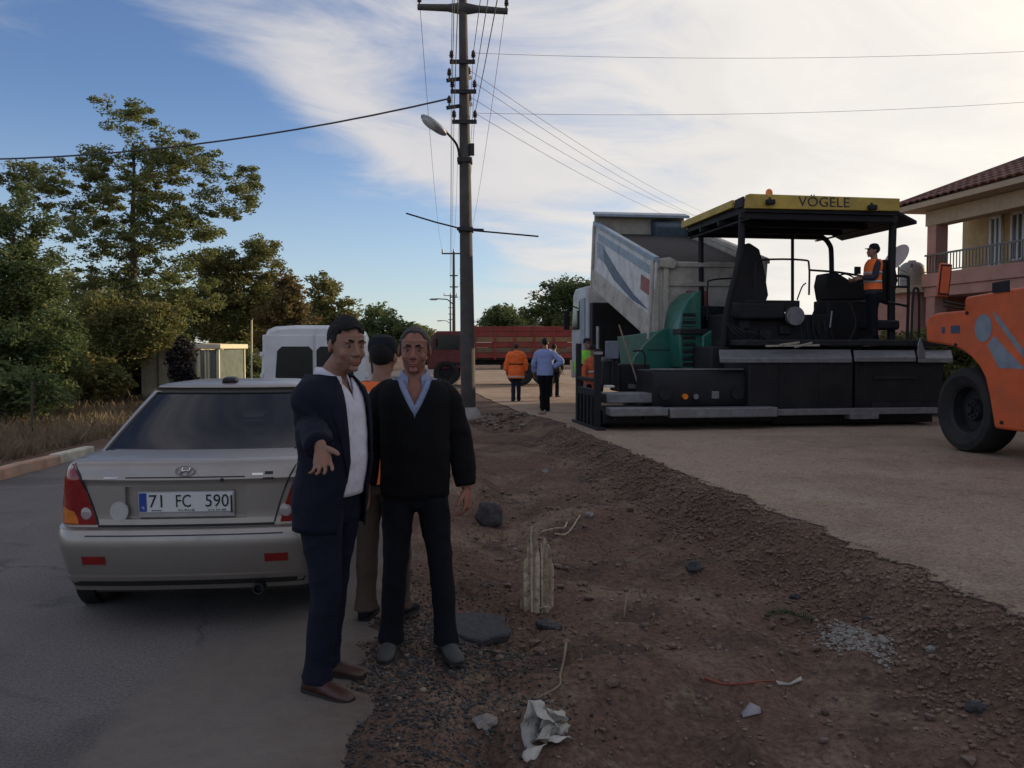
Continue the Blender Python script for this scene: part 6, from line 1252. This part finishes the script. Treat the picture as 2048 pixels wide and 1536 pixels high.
p = onground(978, 1050); o = put('asphalt_boulder', lump((.135, .11, .14), 4, sub=4, rough=.14), tar, None, p + Vector((0, 0, .09))); tag(o, 'rounded dark asphalt lump below the hand of the man in black', 'asphalt', 'broken asphalt pieces')
for i, (px, py, s, m, lab) in enumerate(((1178, 1066, .050, rockm, 'pale rock lying right of the top of the stump'), (1390, 1135, .07, tar, 'grey clod half buried at the foot of the stony bank'), (970, 1462, .055, rockm, 'pale stone at the lower centre of the picture'), (1765, 1285, .035, rockm, 'round stone at the right of the pale gravel heap'), (668, 1405, .016, rockm, 'tiny white pebble by the toe of the brown shoe'), (1000, 1290, .03, rockm, 'stone beside the tilted asphalt slab'), (1950, 1420, .045, tar, 'rounded stone at the lower right corner'), (1860, 1345, .028, rockm, 'pale pebble at the edge of the stony bank, lower right'), (1090, 945, .05, rockm, 'pale flat stone on the dark soil mound'), (1030, 1100, .022, rockm, 'pale pebble left of the stump'), (1590, 1190, .04, tar, 'brown stone on the stony bank above the pine sprig'), (1735, 1240, .03, tar, 'brown stone above the pale gravel heap'))):
    p = onground(px, py); tag(put('rock', lump((s, s * .85, s * .65), 11 + i, sub=3), m, None, p + Vector((0, 0, s * .3))), lab, 'rock', 'loose rocks on the verge')
# soil clods thrown up on the verge
cm_ = mat('clod', (.10, .07, .056), .97, var=.3, vscale=16, bump=1, bscale=40)
n = 420; y = 3.0 + 8 * RNG.random(n) ** 1.3; x = xr(y) + .5 + (xe(y) - xr(y) - .7) * RNG.random(n)
stones('soil_clods', np.stack([x, y], 1), .012 + .03 * RNG.random(n) ** 3, stonemat('clod_mix', [(.10, .065, .05), (.15, .10, .077), (.20, .14, .11)]), 'lumps of brown earth turned up over the verge', 'clods')
# splintered stump
sp_ = onground(1075, 1222); st = empty('splintered_stump', sp_, 0, 'splintered pale wooden stump standing in the soil', 'stump')
rng = np.random.default_rng(5); sc_ = sp_.y / FPX
def spl(x0, x1, top, bot=1228, dy=0., n=1):
    a = (x0 - 1075) * sc_; b = (x1 - 1075) * sc_; h = (bot - top) * sc_ * 1.0
    w = (b - a) / 2; cx = (a + b) / 2; lean = rng.normal(0, .012)
    MB().rings([[(cx + w * u + lean * t * h + (rng.normal(0, .0015)), dy + v * d_, -.06 + (h + .06) * t) for u, v in ((-1, -1), (0, -1.25), (1, -1), (1, 1), (0, 1.2), (-1, 1))] for t, d_, w in ((0, .016, w * 1.1), (.4, .015, w), (.8, .013, w * .98), (.93, .010, w * .75), (1, .004, w * .3))]).build('splinter', dryw, st, smooth=30)
MB().tube([(-.006, .004, -.06), (-.008, .004, .12), (-.006, .004, .26), (0, .004, .36), (.004, .004, .42)], [(.060, .032), (.052, .028), (.044, .022), (.03, .016), (.01, .006)], 12, k=2, ref=(1, 0, 0)).build('core', mat('stump_core', (.2, .15, .105), .9, var=.4, vscale=20), st)
dryd = mat('splintered_wood_dark', (.33, .25, .17), .9, var=.4, vscale=20, bump=.7, bscale=60)
_spl = spl
for i in range(30):
    xc = rng.uniform(1044, 1101); tp = float(np.interp(xc, [1042, 1050, 1054, 1062, 1068, 1074, 1084, 1096, 1102], [1165, 1150, 1105, 1070, 1038, 1078, 1082, 1086, 1125])) + abs(rng.normal(0, 14)); w = rng.uniform(2.2, 6.2)
    dryw_ = dryw; dryw = dryd if rng.random() < .3 else dryw; spl(xc - w, xc + w, tp, 1228, float(rng.uniform(-.034, .034))); dryw = dryw_
MB().tube([(-.03, 0, .40), (-.055, .0, .46), (-.02, .01, .50), (-.06, .0, .53)], [.008, .009, .006, .002], 6, k=3).build('splinter', dryw, st); MB().tube([(.0, .02, -.02), (.03, -.07, .03), (.075, -.10, .045)], .009, 6, k=3).build('splinter', dryw, st)
# twigs, root, sticks
def stick(name, pts, r, m, label, cat, group=None):
    w = [onground(px, py) + Vector((0, 0, r + dz)) for px, py, dz in pts]; b0 = w[0]
    o = MB().tube([tuple(q_ - b0) for q_ in w], [r * (1 - .5 * i / len(w)) for i in range(len(w))], 7, k=4).build(name, m, None, loc=b0); return tag(o, label, cat, group)
rootm = mat('root', (.22, .17, .11), .9, var=.3)
stick('bent_root', [(1132, 1300, .03), (1127, 1330, .015), (1120, 1358, .01), (1118, 1385, .0), (1075, 1400, .0)], .008, rootm, 'thin bent root lying below the stump', 'root')
stick('stick', [(1254, 1212, .05), (1250, 1224, .03), (1248, 1236, -.005)], .006, rootm, 'short pale stick poking out of the soil right of the stump', 'stick'); stick('dead_branch', [(1085, 1068, .02), (1110, 1072, .03), (1128, 1062, .05), (1134, 1045, .07)], .011, dryw, 'pale dead branch behind the stump', 'branch'); stick('dead_branch', [(1110, 1075, .01), (1135, 1066, .03), (1160, 1062, .02)], .009, dryw, 'forked dead branch beside the pale rock', 'branch')
stick('orange_strap', [(1410, 1360, .0), (1440, 1372, .0), (1470, 1382, .002), (1500, 1376, .006), (1550, 1364, .006)], .007, mat('strap_orange', (.22, .05, .028), .7), 'torn orange strap lying on the soil', 'strap'); 
paper = mat('paper_white', (.46, .43, .38), .85, var=.15, dirt=.3)
def scrap(name, quads, label, cat, th=.004, m=paper):
    b0 = onground(*quads[0][:2]); vs_ = [onground(px, py) + Vector((0, 0, dz + .008)) - b0 for px, py, dz in quads]
    k = len(vs_) // 2; mb = MB(); grid(mb, [[tuple(v) for v in vs_[:k]], [tuple((vs_[i] + vs_[k + i]) / 2 + Vector((0, 0, .006))) for i in range(k)], [tuple(v) for v in vs_[k:]]]); o = put(name, mb.mesh(name, 60), m, None, b0); o.modifiers.new('s', 'SOLIDIFY').thickness = th; return tag(o, label, cat)
scrap('paper_scrap', [(1548, 1366, .0), (1575, 1362, .012), (1602, 1356, .0), (1556, 1374, 0), (1580, 1370, .01), (1604, 1362, .0)], 'pale strip of paper at the end of the orange strap', 'scrap')
scrap('paper_scrap', [(1482, 1414, .0), (1500, 1412, .008), (1520, 1420, .0), (1486, 1424, 0), (1505, 1426, .004), (1522, 1430, .0)], 'small lilac paper scrap on the soil below the strap', 'scrap', m=mat('paper_lilac', (.30, .27, .29), .85))
# torn white sack or pipe piece at the bottom edge
b0 = onground(1082, 1482); rng = np.random.default_rng(9)
sk = empty('torn_sack', b0, 0, 'torn crumpled white plastic sack at the bottom centre', 'sack'); skm = mat('sack_white', (.46, .44, .39), .55, var=.2, vscale=15, bump=.5, bscale=30, dirt=.3)
rows = []
for i, t in enumerate(np.linspace(0, 1, 10)):
    r0 = .075 - .012 * t; rows.append([(-.045 + .13 * t + .012 * math.sin(7 * t), -.05 + .10 * t + .0, .06 + .03 * (1 - t)) + np.array((r0 * .55 * math.cos(a) * (1 + .3 * math.sin(2 * a + 5 * t)) + rng.normal(0, .006), -r0 * .3 * math.cos(a) + .018 * math.sin(4 * a + 9 * t) + rng.normal(0, .006), r0 * math.sin(a) * (1 + .22 * math.sin(3 * a + 2 + 4 * t) + .12 * math.sin(5 * a)) * (1.15 - .45 * t) + rng.normal(0, .005))) for a in np.linspace(0, 2 * math.pi, 22)])
mb = MB(); grid(mb, [[tuple(p) for p in r_] for r_ in rows]); put('sack_mouth', mb.mesh('sack', 60), skm, sk).modifiers.new('s', 'SOLIDIFY').thickness = .004
for (x0, y0, x1, y1, w, z) in ((-.02, -.12, -.07, -.24, .045, .03), (.03, -.06, .13, -.02, .03, .02), (.09, .03, .13, .08, .025, .03)):
    mb = MB(); a, b = np.array((x0, y0, .02)), np.array((x1, y1, .01)); d = b - a; nn = np.array((-d[1], d[0], 0)) / np.linalg.norm(d) * w
    grid(mb, [[tuple(a + d * t + nn * s_ * (1 - .55 * t) + np.array((0, 0, z * math.sin(3.1 * t + s_) ** 2))) for t in np.linspace(0, 1, 9)] for s_ in (-1, -.4, .3, 1)]); put('sack_flap', mb.mesh('flap', 60), skm, sk).modifiers.new('s', 'SOLIDIFY').thickness = .003
# pine sprig
b0 = onground(1575, 1248); rng = np.random.default_rng(4); spr = empty('pine_sprig', b0, 0, 'dark green pine sprig lying left of the pale gravel', 'sprig'); m = MB(); V = []; stemp = [((-.12 + .26 * t), (.05 - .12 * t + .02 * math.sin(5 * t)), .03 + .03 * math.sin(3 * t)) for t in np.linspace(0, 1, 8)]
MB().tube(stemp, [.006 - .0006 * i for i in range(8)], 6).build('stem', rootm, spr)
for i in range(620):
    t = rng.random(); q0 = np.array((-.12 + .26 * t, .05 - .12 * t + .02 * math.sin(5 * t), .03 + .03 * math.sin(3 * t))); d = rng.normal(0, 1, 3) + np.array((-.8, .4, .3)); d /= np.linalg.norm(d); L_ = rng.uniform(.03, .075); w = np.cross(d, (0, 0, 1)) * .0022; m.add([q0 - w, q0 + w, q0 + d * L_], [(0, 1, 2)])
m.build('needles', leafmat('pine_needle', [(.02, .04, .02), (.035, .06, .028), (.05, .075, .035)], .2), spr, smooth=None)['kind'] = 'stuff'
# rubble at the foot of the pole
n = 160; c = G(980, 836); stones('rubble', np.stack([RNG.normal(c.x + .05, .42, n), RNG.normal(c.y - .1, .7, n)], 1), .03 + .07 * RNG.random(n) ** 2, stonemat('rubble_mix', [(.09, .06, .048), (.16, .11, .085), (.28, .22, .17)]), 'heap of rubble and clods at the foot of the near pole', 'rubble')
